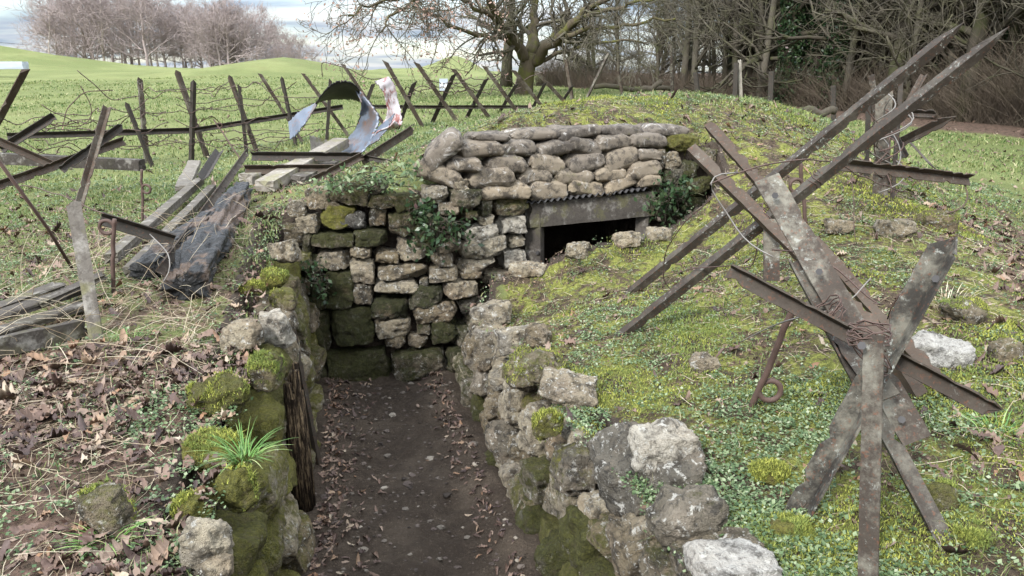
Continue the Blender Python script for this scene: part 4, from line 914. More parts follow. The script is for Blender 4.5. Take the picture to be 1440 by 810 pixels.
for (pts) in [[(110, 100), (130, 118), (160, 142), (195, 135)], [(115, 122), (128, 150), (130, 168), (110, 178), (60, 172)], [(160, 128), (115, 128), (95, 155), (85, 178)], [(60, 148), (75, 160), (95, 165), (110, 172)], [(455, 110), (450, 85), (490, 95), (520, 112), (560, 108)], [(345, 205), (380, 190), (420, 196), (450, 180)]]:
    w = [P(a, b, fY(a)) for a, b in pts]; link('barbed_wire', wire_mesh(w, .008, .2, 3, len(pts), lf.location, .02), M['wire'], lf)
rf = empty('picket_fence', (0, 16.5, hs(0, 16.5))); tag(rf, 'fence of crossed iron pickets forming a row of Xs along the mound', 'fence')
iron('rail', P(520, 150, fY(520)), P(640, 150.5, fY(640)), .06, col=BRP, parent=rf, roll=-.8, nib=0)
iron('rail', P(640, 150.5, fY(640)), P(760, 150, fY(760)), .07, col=BRP, parent=rf, roll=-.8, nib=0)
for t_, f_, w in [((537, 84), (588, 173), .15), ((581, 87), (635, 165), .16), ((633, 96), (678, 157), .165), ((677, 92), (722, 155), .17), ((718, 98), (759, 150), .17), ((750, 100), (795, 148), .17)]:
    picket(rf, t_, f_, w, BRP, .12, roll=.7, cut1=.1)
for t_, f_, w in [((587, 113), (564, 176), .14), ((643, 102), (609, 177), .16), ((688, 109), (661, 162), .16), ((730, 117), (705, 158), .16), ((770, 115), (754, 147), .16), ((808, 120), (790, 148), .16)]:
    picket(rf, t_, f_, w, DKP, -.12, roll=.7, cut1=.1)
for i in range(6):
    y = q.uniform(105, 140); x0 = q.uniform(520, 640); fence_wire(rf, x0, x0+q.uniform(70, 140), y, y+q.uniform(-6, 8), q.uniform(3, 8), 90+i, .009)
for t_, f_, w, Y, col, lb in [((797, 83), (803, 122), .12, 24, (.7, .3, .5), 'pinkish brown stake standing alone beyond the last crossed pickets'), ((858, 76), (826, 142), .13, 23, GRP, 'tall pale stake leaning over by the last crossed pickets'),
    ((870, 100), (876, 130), .11, 25, (.6, .5, .6), 'short brown stake by the brown bank under the wood'), ((893, 103), (904, 132), .11, 25, (.5, .5, .7), 'short greyish stake leaning away from the lone tall pole'), ((945, 63), (947, 136), .12, 26, (.4, .8, .9), 'slim pale grey pole at the wood edge above the mound'),
    ((980, 101), (984, 138), .13, 19, DKP, 'black stub of a post, thinnest of the dark ones over the mound crest'), ((1038, 88), (1036, 140), .13, 18.5, DKP, 'black post beside a pale stick on the mound crest'), ((1088, 100), (1086, 147), .14, 18, DKP, 'black post without any stick, on the falling crest of the mound'), ((1175, 120), (1175, 162), .13, 17, DKP, 'dim dark post seen just under the two long pointed bars')]:
    a, b = P(*t_, Y), P(*f_, Y); f = ext_ground(a, b); o = iron('fence_post', f, a, w, col=col, roll=.5, nib=0); tag(o, lb, 'post')
a = P(1040, 85, 18.7); f = ext_ground(a, P(1042, 140, 18.7)); o = plank('wooden_stick', f, a, .07, .06, (.9, .1, .4)); tag(o, 'pale stick standing against a black post on the mound crest', 'stick')
for i, (x0, y0, x1, y1, Y) in enumerate([(835, 122, 945, 126, 27), (900, 128, 930, 118, 25), (1130, 157, 1175, 158, 16.5)]):
    a, b = P(x0, y0, Y), P(x1, y1, Y); mb = MB(); t = np.linspace(0, 1, 8)[:, None]; mb.tube(a*(1-t)+b*t+np.array([0, 0, .06])*np.sin(t*9), .09, 6)
    tag(link('fallen_trunk', mb.mesh('fallen_trunk', True, a), M['darkbark'], None, tuple(a)), ['long fallen trunk lying on the brown bank below the wood', 'broken pale branch propped against the fallen trunk', 'dark log on the ground under the long pointed bars'][i], 'log')
# notice on a post, pale panel at the far left, cable
root = empty('notice_board', tuple(P(624, 150, 24))); lo = np.array(root.location); root.location = (lo[0], 24, hs(lo[0], 24)); lo = np.array(root.location)
tag(root, 'small white notice on a post out in the field behind the crossed pickets', 'sign')
c = P(624, 119, 24); mb = MB()
pn_ = link('panel', polybox(c-lo+np.array([0, 0, -.18]), c-lo+np.array([0, 0, .18]), .27, .03, rag=.0), M['white'], root, tuple(c-lo-np.array([0, 0, .18]))); link('print', polybox(c-lo+np.array([0, -.02, -.12]), c-lo+np.array([0, -.02, .05]), .19, .006, rag=.0), M['print'], pn_, (0, -.022, .06))
link('post', polybox((c[0]-lo[0], .04, -.1), c-lo+np.array([0, .04, -.1]), .05, .05), M['darkbark'], root, (c[0]-lo[0], .04, -.1))
a, b = P(-60, 92.5, 40), P(36, 92, 40); c = (a+b)/2; o = link('white_panel', polybox(a, b, .5, .38, rag=.01, nz=6), M['white'], None, tuple(a)); tag(o, 'low white block on the grass below the far left hill', 'white block')
a, b = P(-120, 51, 120), P(470, 95, 210); t = np.linspace(0, 1, 30)[:, None]; mb = MB(); mb.tube(a*(1-t)+b*t-np.array([0, 0, 2.0])*4*t*(1-t)*0, .035, 4); tag(link('overhead_cable', mb.mesh('overhead_cable', True, a), M['bolt'], None, tuple(a)), 'thin dark cable crossing the pale sky behind the copse', 'cable')

# ------------------------------------------------------------------ trees
def nrm(v): return v/(np.linalg.norm(v)+1e-9)
class Tree:
    def __init__(s, seed): s.q = np.random.default_rng(seed); s.wood = MB(); s.twig = MB(); s.tips = []
    def grow(s, p, d, L, r, lev, maxlev, nch, up=.05, wob=.22, ang=(.5, 1.0), ratio=.62, rmin=.006, droop=0.0):
        q = s.q; m = max(3, 7-lev); pts = [np.array(p, float)]; d = nrm(np.array(d, float)); ds = []
        for i in range(m):
            d = nrm(d+q.normal(size=3)*wob+np.array([0, 0, up-droop*i/m])); ds.append(d); pts.append(pts[-1]+d*L/m)
        rad = np.linspace(r, max(rmin, r*.45), m+1)
        (s.wood if lev <= 1 else s.twig).tube(pts, rad, [9, 6, 4, 3, 3, 3][min(lev, 5)], cap=lev < 2)
        if lev >= maxlev: s.tips.append(pts[-1]); return
        k = nch[min(lev, len(nch)-1)]
        for j in range(k):
            f = q.uniform(.28, 1.0) if lev else q.uniform(.35, 1.0)
            i = min(m-1, int(f*m)); pp = pts[i]+(pts[i+1]-pts[i])*(f*m-i)
            ax = nrm(np.cross(ds[i], q.normal(size=3))); th = q.uniform(*ang); dd = ds[i]*math.cos(th)+ax*math.sin(th)
            s.grow(pp, dd, L*ratio*q.uniform(.6, 1.15), max(rmin, rad[i]*.58), lev+1, maxlev, nch, up, wob*1.08, ang, ratio, rmin, droop)
        s.tips.append(pts[-1])
def card_cloud(pts, size, q, per=1, spread=.2):
    pts = np.repeat(np.asarray(pts), per, 0); n = len(pts); c = pts+q.normal(size=(n, 3))*spread
    a = q.normal(size=(n, 3)); a /= np.linalg.norm(a, axis=1)[:, None]; b = np.cross(a, q.normal(size=(n, 3))); b /= np.linalg.norm(b, axis=1)[:, None]
    s = size*q.uniform(.6, 1.3, (n, 1)); V = np.stack([c-a*s, c+b*s*.55, c+a*s, c-b*s*.55], 1).reshape(-1, 3)
    return V, np.arange(4*n).reshape(-1, 4)
def make_tree(name, label, cat, group, T_, loc, wm, tm, scale=1, leaf=None, leafname='foliage'):
    root = empty(name, loc); tag(root, label, cat, group)
    link('trunk', T_.wood.mesh('trunk'), M[wm], root)
    if T_.twig.n: link('crown', T_.twig.mesh('crown'), M[tm], root)
    if leaf is not None: link(leafname, mesh_np(leafname, leaf[0], [leaf[1]], False), M[leaf[2]], root)
    root.scale = (scale,)*3; return root
# the big bare oak
YO = 28; base = P(737, 140, YO); base[2] = hs(base[0], YO)-.1
tr = Tree(5)
def PO(px, py, dy=0): return P(px-10, py, YO+dy)-base
tr.wood.tube([PO(747, 150), PO(746, 133), PO(749, 108), PO(753, 86), PO(755, 74)], [.46, .36, .32, .3, .25], 12)
LIMBS = [([(752, 84, 0), (735, 60, -.6), (715, 30, -1.2), (700, 5, -1.8), (688, -40, -2.4)], .24, 9), ([(755, 78, 0), (758, 50, .5), (762, 20, .8), (768, -45, 1)], .27, 8),
 ([(757, 88, 0), (778, 68, -.5), (800, 50, -1), (822, 28, -1.5), (840, 10, -2), (885, -14, -2.8)], .23, 10), ([(742, 66, -.3), (715, 52, -1), (690, 50, -1.6), (655, 42, -2.3), (628, 28, -3), (600, 15, -3.6)], .11, 9),
 ([(690, -20, -2.4), (640, -14, -3), (600, -5, -3.5), (575, 12, -4), (555, 25, -4.3), (545, 48, -4.5)], .085, 8), ([(700, -50, -2), (620, -30, -3.5), (570, -6, -4), (530, 8, -4.6), (503, 22, -5)], .085, 8),
 ([(795, 52, -1), (830, 42, -2), (870, 38, -3), (915, 28, -4), (960, 27, -4.6)], .1, 9), ([(768, 78, .3), (790, 52, 1), (808, 22, 1.8), (800, -30, 2.5)], .16, 7), ([(760, 92, .2), (785, 78, .8), (830, 66, 1), (880, 56, 1.2), (920, 62, 1.2)], .1, 8),
 ([(728, 50, -1), (700, 20, .5), (670, -10, 1.5), (640, -40, 2)], .1, 7), ([(712, 28, -1.2), (680, 10, -2.4), (650, -2, -3.2), (618, -12, -3.8)], .09, 7), ([(830, 20, -1.7), (860, 18, -2.4), (905, 5, -3.4), (945, -5, -4)], .09, 7)]
tipsL = []
for pts, r, nb in LIMBS:
    pp = np.array([PO(*a) for a in pts]); u = np.linspace(0, 1, 14); k = np.linspace(0, 1, len(pp)); pp = np.stack([np.interp(u, k, pp[:, c]) for c in range(3)], -1); pp[1:] += tr.q.normal(size=(13, 3))*.05
    r *= .95; rad = np.linspace(r, r*.3, 14); tr.wood.tube(pp, rad, 7)
    for j in range(int(nb*1.7)):
        f = tr.q.uniform(.2, 1); i = min(12, int(f*13)); d = nrm(pp[i+1]-pp[i]); ax = nrm(np.cross(d, tr.q.normal(size=3))); th = tr.q.uniform(.5, 1.1)
        before = len(tr.tips)
        tr.grow(pp[i], d*math.cos(th)+ax*math.sin(th)+np.array([0, 0, -.12]), tr.q.uniform(.9, 2.1), max(.018, rad[i]*.42), 2, 4, (0, 0, 5, 4), 0, .3, rmin=.007, droop=.15)
        if pts[-1][0] < 720: tipsL += tr.tips[before:]
tl = np.array(tipsL); tl = tl[(tl[:, 0] < -.6) & (tl[:, 2] < 4.5)]; qq = np.random.default_rng(8)
V, Q = card_cloud(tl[qq.random(len(tl)) < .6], .05, qq, 2, .1)
make_tree('oak_tree', 'big bare oak with a thick mossy trunk, russet leaves left on one side', 'tree', None, tr, tuple(base), 'oakbark', 'twig', leaf=(V, Q, 'oakleaf'), leafname='dead_foliage')
# prototypes
def proto(seed, H, r, nch, **k):
    t = Tree(seed); up = k.pop('tup', .12); q_ = t.q; m = 9; pts = [np.zeros(3)-np.array([0, 0, .15])]; d = np.array([q_.normal()*.06, q_.normal()*.06, 1.0])
    for i in range(m): d = nrm(d+np.append(q_.normal(size=2)*.07, .08)); pts.append(pts[-1]+d*H/m)
    rad = np.linspace(r, r*.25, m+1); rad[0] *= 1.25; t.wood.tube(pts, rad, 9); lo_, n1 = k.pop('low', .2), k.pop('limbs', 14); ln = k.pop('limb', .34)
    for j in range(n1):
        f = lo_+(1-lo_)*((j+q_.random())/n1); i = min(m-1, int(f*m)); pp = pts[i]+(pts[i+1]-pts[i])*(f*m-i); an = q_.uniform(0, 6.28); el = q_.uniform(*k.get('el', (.1, .75)))
        t.grow(pp, (math.cos(an)*math.cos(el), math.sin(an)*math.cos(el), math.sin(el)), H*ln*(1.1-f*.6)*q_.uniform(.7, 1.2), rad[i]*.45, 1, k.get('maxlev', 3), nch, .03, k.get('wob', .25), rmin=k.get('rmin', .009))
    t.pts = np.array(pts); t.rad = rad; return t
far_group = 'bare trees of the far copse'
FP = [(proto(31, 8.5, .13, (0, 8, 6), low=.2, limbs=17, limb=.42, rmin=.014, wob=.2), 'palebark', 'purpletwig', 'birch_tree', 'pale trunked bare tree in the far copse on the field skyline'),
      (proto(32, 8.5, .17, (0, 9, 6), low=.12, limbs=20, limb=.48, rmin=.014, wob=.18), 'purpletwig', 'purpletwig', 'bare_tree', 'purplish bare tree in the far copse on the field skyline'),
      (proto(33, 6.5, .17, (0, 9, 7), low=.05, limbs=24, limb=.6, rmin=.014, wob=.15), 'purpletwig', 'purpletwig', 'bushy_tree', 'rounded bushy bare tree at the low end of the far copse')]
protos = []
for t_, wm, tm, nm, lb in FP: protos.append((t_, wm, tm, nm, lb))
made = {}
def plant(nm, key, builder, loc, scale, rot, label=None):
    if key not in made: made[key] = o = builder()
    else: o = copy_tree(made[key])
    o.location = loc; o.scale = (scale[0], scale[0], scale[1]); o.rotation_euler = (0, 0, rot)
    if label: o['label'] = label
    return o
q = np.random.default_rng(44)
CY = 88
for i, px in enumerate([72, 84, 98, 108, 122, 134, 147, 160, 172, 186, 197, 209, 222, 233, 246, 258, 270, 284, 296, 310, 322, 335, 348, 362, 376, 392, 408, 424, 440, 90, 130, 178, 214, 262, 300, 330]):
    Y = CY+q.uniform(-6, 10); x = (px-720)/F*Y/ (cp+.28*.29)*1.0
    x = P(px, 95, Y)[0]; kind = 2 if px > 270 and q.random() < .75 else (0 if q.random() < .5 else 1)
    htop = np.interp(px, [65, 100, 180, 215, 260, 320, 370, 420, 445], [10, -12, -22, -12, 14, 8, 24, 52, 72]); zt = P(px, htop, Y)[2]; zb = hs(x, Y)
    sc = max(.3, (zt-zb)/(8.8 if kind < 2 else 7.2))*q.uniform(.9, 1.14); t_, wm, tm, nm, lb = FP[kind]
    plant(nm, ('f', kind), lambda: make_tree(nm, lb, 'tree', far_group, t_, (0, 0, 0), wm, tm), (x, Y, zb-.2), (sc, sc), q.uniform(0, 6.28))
# the wood
WP = [(proto(51, 12, .26, (0, 7, 6), low=.14, limbs=22, limb=.27, rmin=.008, wob=.17, el=(.4, 1.15)), 'darkbark', 'twig', 'bare_tree', 'grey bare tree crowded in the wood beyond the mound'),
      (proto(52, 12, .15, (0, 7, 7), low=.1, limbs=24, limb=.24, rmin=.007, wob=.17, el=(.5, 1.2)), 'twig', 'twig', 'slender_tree', 'slender twiggy tree crowded in the wood beyond the mound'),
      (proto(53, 12, .27, (0, 6, 4), low=.15, limbs=14, limb=.34, rmin=.011), 'darkbark', 'darkbark', 'ivy_clad_tree', 'tree wrapped in dark green ivy standing in the wood beyond the mound'),
      (proto(54, 8, .07, (0, 7, 6), low=.06, limbs=22, limb=.28, rmin=.006, wob=.17, el=(.5, 1.2)), 'twig', 'brush', 'young_tree', 'thin young tree along the front of the wood')]
t = WP[2][0]; qq = np.random.default_rng(60); u = qq.random(7500)*.92; pc = np.stack([np.interp(u, np.linspace(0, 1, 10), t.pts[:, c]) for c in range(3)], -1)
an = qq.uniform(0, 6.28, 7500); rr = (np.interp(u, np.linspace(0, 1, 10), t.rad)+.12+.5*np.abs(vnoise(pc[:, 2]*1.3, an*1.5, 0, 9))*qq.random(7500)); pc[:, 0] += rr*np.cos(an); pc[:, 1] += rr*np.sin(an)
V, Q = card_cloud(pc, .085, qq, 1, .05); IVY = (V, Q, 'ivy')
def wood_line(u): return np.array([np.interp(u, [0, .3, .6, 1, 1.3], [1.5, 7.2, 11.5, 15.6, 18.8]), np.interp(u, [0, .3, .6, 1, 1.3], [38.5, 33.5, 28.5, 22, 17])])
nrmw = np.array([.72, .69])
for row, (off, cnt) in enumerate([(.5, 30), (2.2, 28), (5.2, 26), (8.5, 24), (12.5, 24), (17, 22)]):
    for i in range(cnt):
        u = (i+q.uniform(.1, .9))/cnt*1.30+.03; p = wood_line(u)+nrmw*(off+q.uniform(-.8, .8)); kind = int(q.choice([0, 1, 2, 3], p=[.25, .4, .1, .25] if row == 0 else [.33, .44, .2, .03]))
        if row == 0 and u < .12: kind = 3
        t_, wm, tm, nm, lb = WP[kind]; s_ = q.uniform(.8, 1.2)*(1 if u > .3 else .38+.2*row/5)
        plant(nm, ('w', kind), lambda: make_tree(nm, lb, 'tree', 'trees of the wood', t_, (0, 0, 0), wm, tm, leaf=IVY if kind == 2 else None, leafname='ivy'), (p[0], p[1], hs(*p)-.1), (s_, s_*q.uniform(.9, 1.15)), q.uniform(0, 6.28))
b = P(712, 122, 36); b[2] = hs(b[0], 36); o = copy_tree(made[('w', 0)]); o.location = b; o.scale = (1.0, 1.0, 1.0); o.rotation_euler = (0, -.1, 2.2); o['label'] = 'smaller leaning bare tree showing behind the big oak trunk'; del o['group']
# undergrowth along the wood's edge
mb = MB(); n = 24000
u = q.uniform(-.02, 1.34, n); off = q.gamma(1.6, 1.1, n)-.6; base_ = np.stack([wood_line(v) for v in u])+nrmw*off[:, None]
zb = surf(base_[:, 0], base_[:, 1])
for i in range(n):
    right = sstep(.75, 1.0, u[i]); H = q.uniform(.5, 1.9)*(1+.9*right)*(.75+.5*vnoise(np.array([u[i]*9]), np.array([0.]), 0, 3)[0]); d = np.array([q.normal()*.4, q.normal()*.4, 1.0]); p = np.array([*base_[i], zb[i]-.05]); pts = [p]
    for j in range(4): d = nrm(d+np.append(q.normal(size=2)*.27, -.06)); pts.append(pts[-1]+d*H/4)
    r_ = q.uniform(.004, .0095); mb.tube(pts, np.linspace(r_, r_*.45, 5), 3, cap=False)
tag(link('undergrowth', mb.mesh('undergrowth'), M['brush']), 'brown leafless brush tangled along the front of the wood', 'undergrowth', kind='stuff')
n = 15000; u = q.uniform(.22, 1.36, n); off = 16+q.uniform(0, 10, n); p = np.stack([wood_line(v) for v in u])+nrmw*off[:, None]; z = surf(p[:, 0], p[:, 1])+q.uniform(0, 1, n)**1.3*(2.6+1.2*vnoise(u*14, u*0, 0, 5))
V, Q = card_cloud(np.c_[p, z], .22, q, 1, .1)
tag(link('woodland', mesh_np('woodland', V, [Q], False), M['ivy']), 'dark depths of the wood behind the front trees', 'woodland', kind='stuff')

# ------------------------------------------------------------------ ground cover
def polar(n, rmin, rmax, seed, pw=0.0, half=.75):
    q = np.random.default_rng(seed); r = rmin*(rmax/rmin)**q.random(n); th = q.uniform(-half, half, n)
    return r*np.sin(th), r*np.cos(th), r, q
def blades(x, y, z, H, W, q, lean=.5, curl=.5):
    n = len(x); az = q.uniform(0, 6.283, n); ax = np.stack([np.cos(az), np.sin(az), 0*az], -1); la = az+q.normal(size=n)*.8+1.57; l = np.stack([np.cos(la), np.sin(la), 0*la], -1)*(lean*np.abs(q.normal(size=n)))[:, None]
    b = np.stack([x, y, z], -1); up = np.array([0, 0, 1.0]); H = H[:, None]; W = W[:, None]
    mid = b+H*.55*(up+l*.6); tip = b+H*(up*(1-.25*curl)+l*(1+curl)); V = np.stack([b-ax*W, b+ax*W, mid+ax*W*.75, mid-ax*W*.75, tip], 1).reshape(-1, 3)
    i = np.arange(n)*5; return V, np.stack([i, i+1, i+2, i+3], -1), np.stack([i+3, i+2, i+4], -1)
def ongrass(x, y): return ~inpoly(x, y, POLYS)
# grass
x, y, r, q = polar(460000, 1.6, 42, 71); zm, zl = zones(x, y); pn = fbm(x*.9, y*.9, 0, 4, 41); pn2 = fbm(x*3.5, y*3.5, 0, 3, 42)
prob = np.where(y > 8, .95, .5)*(1-.75*zl)*(.55+.8*pn+.35*pn2)*(1-.62*zm*(r < 9))
k = ongrass(x, y) & (q.random(len(x)) < prob) & ~((r > 22) & (zl > .5)); x, y, r = x[k], y[k], r[k]
H = (.022+.045*q.random(len(x))**2)*(1+.5*sstep(5, 14, r)); W = (.0016+.0006*q.random(len(x)))*np.maximum(1, r/3.2)
V, Q, T3 = blades(x, y, surf(x, y)-.004, H, W, q, .7); tag(link('grass', mesh_np('grass', V, [Q, T3]), M['grass']), 'short patchy green grass over the banks and field', 'grass', kind='stuff')
# moss shoots
x, y, r, q = polar(460000, 1.7, 11.5, 72); zm, zl = zones(x, y); pn = fbm(x*1.9, y*1.9, 0, 4, 51)
k = ongrass(x, y) & (q.random(len(x)) < np.clip((zm-.25)*1.6, 0, 1)*sstep(.0, .42, pn)) & (x > -1); x, y, r, pn = x[k], y[k], r[k], pn[k]
H = (.005+.010*q.random(len(x))+.012*np.clip(pn, 0, 1))*np.clip(r/5.5, .5, 1); V, Q, T3 = blades(x, y, surf(x, y)-.002+.022*sstep(-.05, .5, pn), H, .0021*np.maximum(1, r/3.0), q, .6, .2)
for o, ms, dist in LOOSE:                                                   # shoots growing on the mossy stones
    if ms < .5: continue
    vv = np.array([v.co for v in o.data.vertices])+np.array(o.location); nn_ = np.array([v.normal for v in o.data.vertices]); m_ = int(9000*min(1, (2.6/dist)**2)*(.3+ms)); a_ = q.integers(len(vv), size=m_)
    jit = q.normal(size=(m_, 3))*.012; pp = vv[a_]+jit*(1-np.abs(nn_[a_])); kk = (nn_[a_][:, 2] > -.1+.5*(1-ms)) & (fbm(pp[:, 0]*9, pp[:, 1]*9, pp[:, 2]*9, 3, 77) > .25-.6*(ms-.3)); pp = pp[kk]-.002*nn_[a_][kk]
    if len(pp) == 0: continue
    V2, Q2, T2 = blades(pp[:, 0], pp[:, 1], pp[:, 2], .006+.012*q.random(len(pp)), np.full(len(pp), .0022)*max(1, dist/3.4), q, .7, .2); Q = np.vstack([Q, Q2+len(V)]); T3 = np.vstack([T3, T2+len(V)]); V = np.vstack([V, V2])
tag(link('moss', mesh_np('moss', V, [Q, T3]), M['moss']), 'yellow green cushions of moss on the banks', 'moss', kind='stuff')
# small broad leaved weeds
x, y, r, q = polar(38000, 1.6, 14, 73); zm, zl = zones(x, y); pn = fbm(x*1.3+9, y*1.3, 0, 4, 61)
k = ongrass(x, y) & (q.random(len(x)) < (.2+1.2*sstep(-.05, .4, pn))*(1-.3*zl)); x, y, r = x[k], y[k], r[k]; m = 8
X = np.repeat(x, m)+q.normal(size=len(x)*m)*.022; Y = np.repeat(y, m)+q.normal(size=len(x)*m)*.022; rr = np.repeat(r, m); n = len(X)
az = q.uniform(0, 6.28, n); s_ = q.uniform(.007, .017, n)*np.maximum(1, rr/7); d = np.stack([np.cos(az), np.sin(az), q.uniform(-.1, .8, n)], -1)*s_[:, None]; w = np.stack([-np.sin(az), np.cos(az), q.normal(size=n)*.2], -1)*s_[:, None]*.5
b = np.stack([X, Y, surf(X, Y)+.008+.022*q.random(n)], -1); V = np.stack([b, b+d*.5+w, b+d*1.1, b+d*.5-w, b+d*.55-np.array([0, 0, .003])], 1).reshape(-1, 3); i = np.arange(n)*5
tag(link('weeds', mesh_np('weeds', V, [np.vstack([np.stack([i, i+4, i+1], -1), np.stack([i+1, i+4, i+2], -1), np.stack([i+2, i+4, i+3], -1), np.stack([i+3, i+4, i], -1)])]), M['weed']), 'small blue green weeds creeping between moss and leaves', 'weeds', kind='stuff')
# dead oak leaves
def leaf_tpl():
    h = [(0, 0), (.06, .02), (.14, .05), (.2, .11), (.27, .12), (.32, .085), (.38, .12), (.45, .18), (.52, .175), (.56, .13), (.62, .16), (.7, .2), (.78, .18), (.82, .13), (.88, .13), (.95, .09), (1.0, .02)]
    top = np.array([(a, b) for a, b in h[1:]]); mid = np.array([(a, 0) for a, b in h]); V = np.vstack([mid, top, top*[1, -1]]); n = len(h); T3 = []
    for sgn, o in ((1, n), (-1, n+n-1)):
        for i in range(n-1):
            a, b = (o+i-1 if i > 0 else None), o+i
            f = [(i, i+1, b)] + ([(i, b, a)] if a is not None else []); T3 += [t_ if sgn > 0 else t_[::-1] for t_ in f]
    return V, np.array(T3)
LV, LT = leaf_tpl()
def leaves(x, y, z, q, s0=.05, s1=.1, flat=.55, lift=.012):
    n = len(x); s = q.uniform(s0, s1, n); cu = q.normal(size=n)*.9; cw = q.normal(size=n)*1.4+.4; u = LV[None, :, 0]-.5; v = LV[None, :, 1]*q.uniform(.7, 1.25, n)[:, None]
    wz = cu[:, None]*u**2+cw[:, None]*np.abs(v)*.7+.12*q.normal(size=(n, len(LV)))*np.abs(v)*3; p = np.stack([u+0*v, v, wz], -1)*s[:, None, None]
    az, tx, ty = q.uniform(0, 6.28, n), q.normal(size=n)*flat, q.normal(size=n)*flat; ca, sa = np.cos(az), np.sin(az)
    X = p[..., 0]*ca[:, None]-p[..., 1]*sa[:, None]; Y = p[..., 0]*sa[:, None]+p[..., 1]*ca[:, None]; Z = p[..., 2]+X*np.tan(np.clip(tx, -1, 1))[:, None]*.6+Y*np.tan(np.clip(ty, -1, 1))[:, None]*.6
    zz = z+lift*q.random(n)+.2*s*np.abs(tx); V = np.stack([X+x[:, None], Y+y[:, None], Z+zz[:, None]], -1).reshape(-1, 3)
    return V, (LT[None]+(np.arange(n)*len(LV))[:, None, None]).reshape(-1, 3)
q = np.random.default_rng(81); xs, ys = [], []
def big_area(n, x0, x1, y0, y1, dens):
    x, y = q.uniform(x0, x1, n), q.uniform(y0, y1, n); k = q.random(n) < dens(x, y); BX.append(x[k]); BY.append(y[k])
BX, BY = [], []
def area(n, x0, x1, y0, y1, dens):
    x, y = q.uniform(x0, x1, n), q.uniform(y0, y1, n); k = q.random(n) < dens(x, y); xs.append(x[k]); ys.append(y[k])
L_ = lambda x, y: zones(x, y)[1]
big_area(9500, -4.2, -.6, .9, 4.6, lambda x, y: (sstep(.4, .85, L_(x, y))*.95+.05)*(.75+.8*vnoise(x*1.7, y*1.7, 0, 3))*ongrass(x, y))
area(4500, -6, -.6, 4, 9, lambda x, y: L_(x, y)*.55*ongrass(x, y)); area(22000, 1.4, 8, 1.2, 9, lambda x, y: np.clip(L_(x, y)-.1, 0, 1)*.85*(.6+.9*vnoise(x*1.5, y*1.5, 0, 4))*ongrass(x, y)); area(6000, -.6, 5, 1.4, 9, lambda x, y: .09*ongrass(x, y))
area(12000, -12, 14, 7, 18, lambda x, y: (.1+.2*(vnoise(x*.8, y*.8, 0, 8) > .2))*ongrass(x, y))
area(5000, 4, 16, 8, 26, lambda x, y: .35*(vnoise(x*.5, y*.5, 0, 7) > -.1))
X, Y = np.concatenate(xs), np.concatenate(ys); far = np.hypot(X, Y)
V, T3 = leaves(X, Y, surf(X, Y)+.006, q, .05, .105)
bx, by = BX[0], BY[0]; V2, T2 = leaves(bx, by, surf(bx, by)+.006, q, .04, .115, .38, .02); T3 = np.vstack([T3, T2+len(V)]); V = np.vstack([V, V2])
# crumbs of leaf and bark between the plants
xs, ys = [], []; area(60000, -.7, 6, 1.3, 9, lambda x, y: .55*(.5+.9*vnoise(x*2.1, y*2.1, 0, 14))*ongrass(x, y)); area(30000, -5, -.7, 1.2, 8, lambda x, y: .6*ongrass(x, y))
x, y = xs[0], ys[0]; x = np.concatenate(xs); y = np.concatenate(ys); n = len(x); V2, Q2 = card_cloud(np.stack([x, y, surf(x, y)+.007], -1), .013, q, 1, .003); T2 = np.vstack([Q2[:, [0, 1, 2]], Q2[:, [0, 2, 3]]]); T3 = np.vstack([T3, T2+len(V)]); V = np.vstack([V, V2])
tag(link('dead_leaves', mesh_np('dead_leaves', V, [T3], True), M['deadleaf']), 'brown and pinkish dead oak leaves strewn over the banks', 'leaf litter', kind='stuff')
q = np.random.default_rng(82); n = 5200; y = q.uniform(1.6, 6.1, n); dk = q.random(n); s_ = q.random(n); w = xr(y)-xl(y); e = q.choice([0, 1], n)
dd = np.abs(q.normal(size=n))*.15; x = np.where(e == 0, xl(y)+.03+dd, xr(y)-.05-dd*.7); k = (x > xl(y)) & (x < xr(y)) & (q.random(n) < np.where(e == 0, .3, .15)); x, y = x[k], y[k]
V, T3 = leaves(x, y, floor_z(x, y)+.004, q, .03, .065, .35, .008); tag(link('trench_leaves', mesh_np('trench_leaves', V, [T3], True), M['deadleaf']), 'wet dead leaves gathered along both sides of the trench floor', 'leaf litter', kind='stuff')
# pebbles and clods on the path
q = np.random.default_rng(83); n = 800; y = q.uniform(1.8, 6.0, n); x = xl(y)+(xr(y)-xl(y))*q.random(n); cv, cq = cubesphere(2); s_ = q.gamma(1.3, .004, n)+.003
off = q.normal(size=(n, len(cv), 3))*.18; V = ((cv/np.linalg.norm(cv, axis=1)[:, None])[None]+off)*s_[:, None, None]*np.array([1.2, 1, .6]); V += np.stack([x, y, floor_z(x, y)+.002], -1)[:, None]
n_ = N('pebble', .8, .2); n_.color(n_.ramp(n_.isl(), (0, (.03, .024, .02)), (.55, (.09, .07, .06)), (.93, (.11, .095, .078)), (1, (.24, .21, .17))))
tag(link('gravel', mesh_np('gravel', V.reshape(-1, 3), [(cq[None]+(np.arange(n)*len(cv))[:, None, None]).reshape(-1, 4)], False), n_.m), 'small stones and clods trodden into the dark trench floor', 'gravel', kind='stuff')
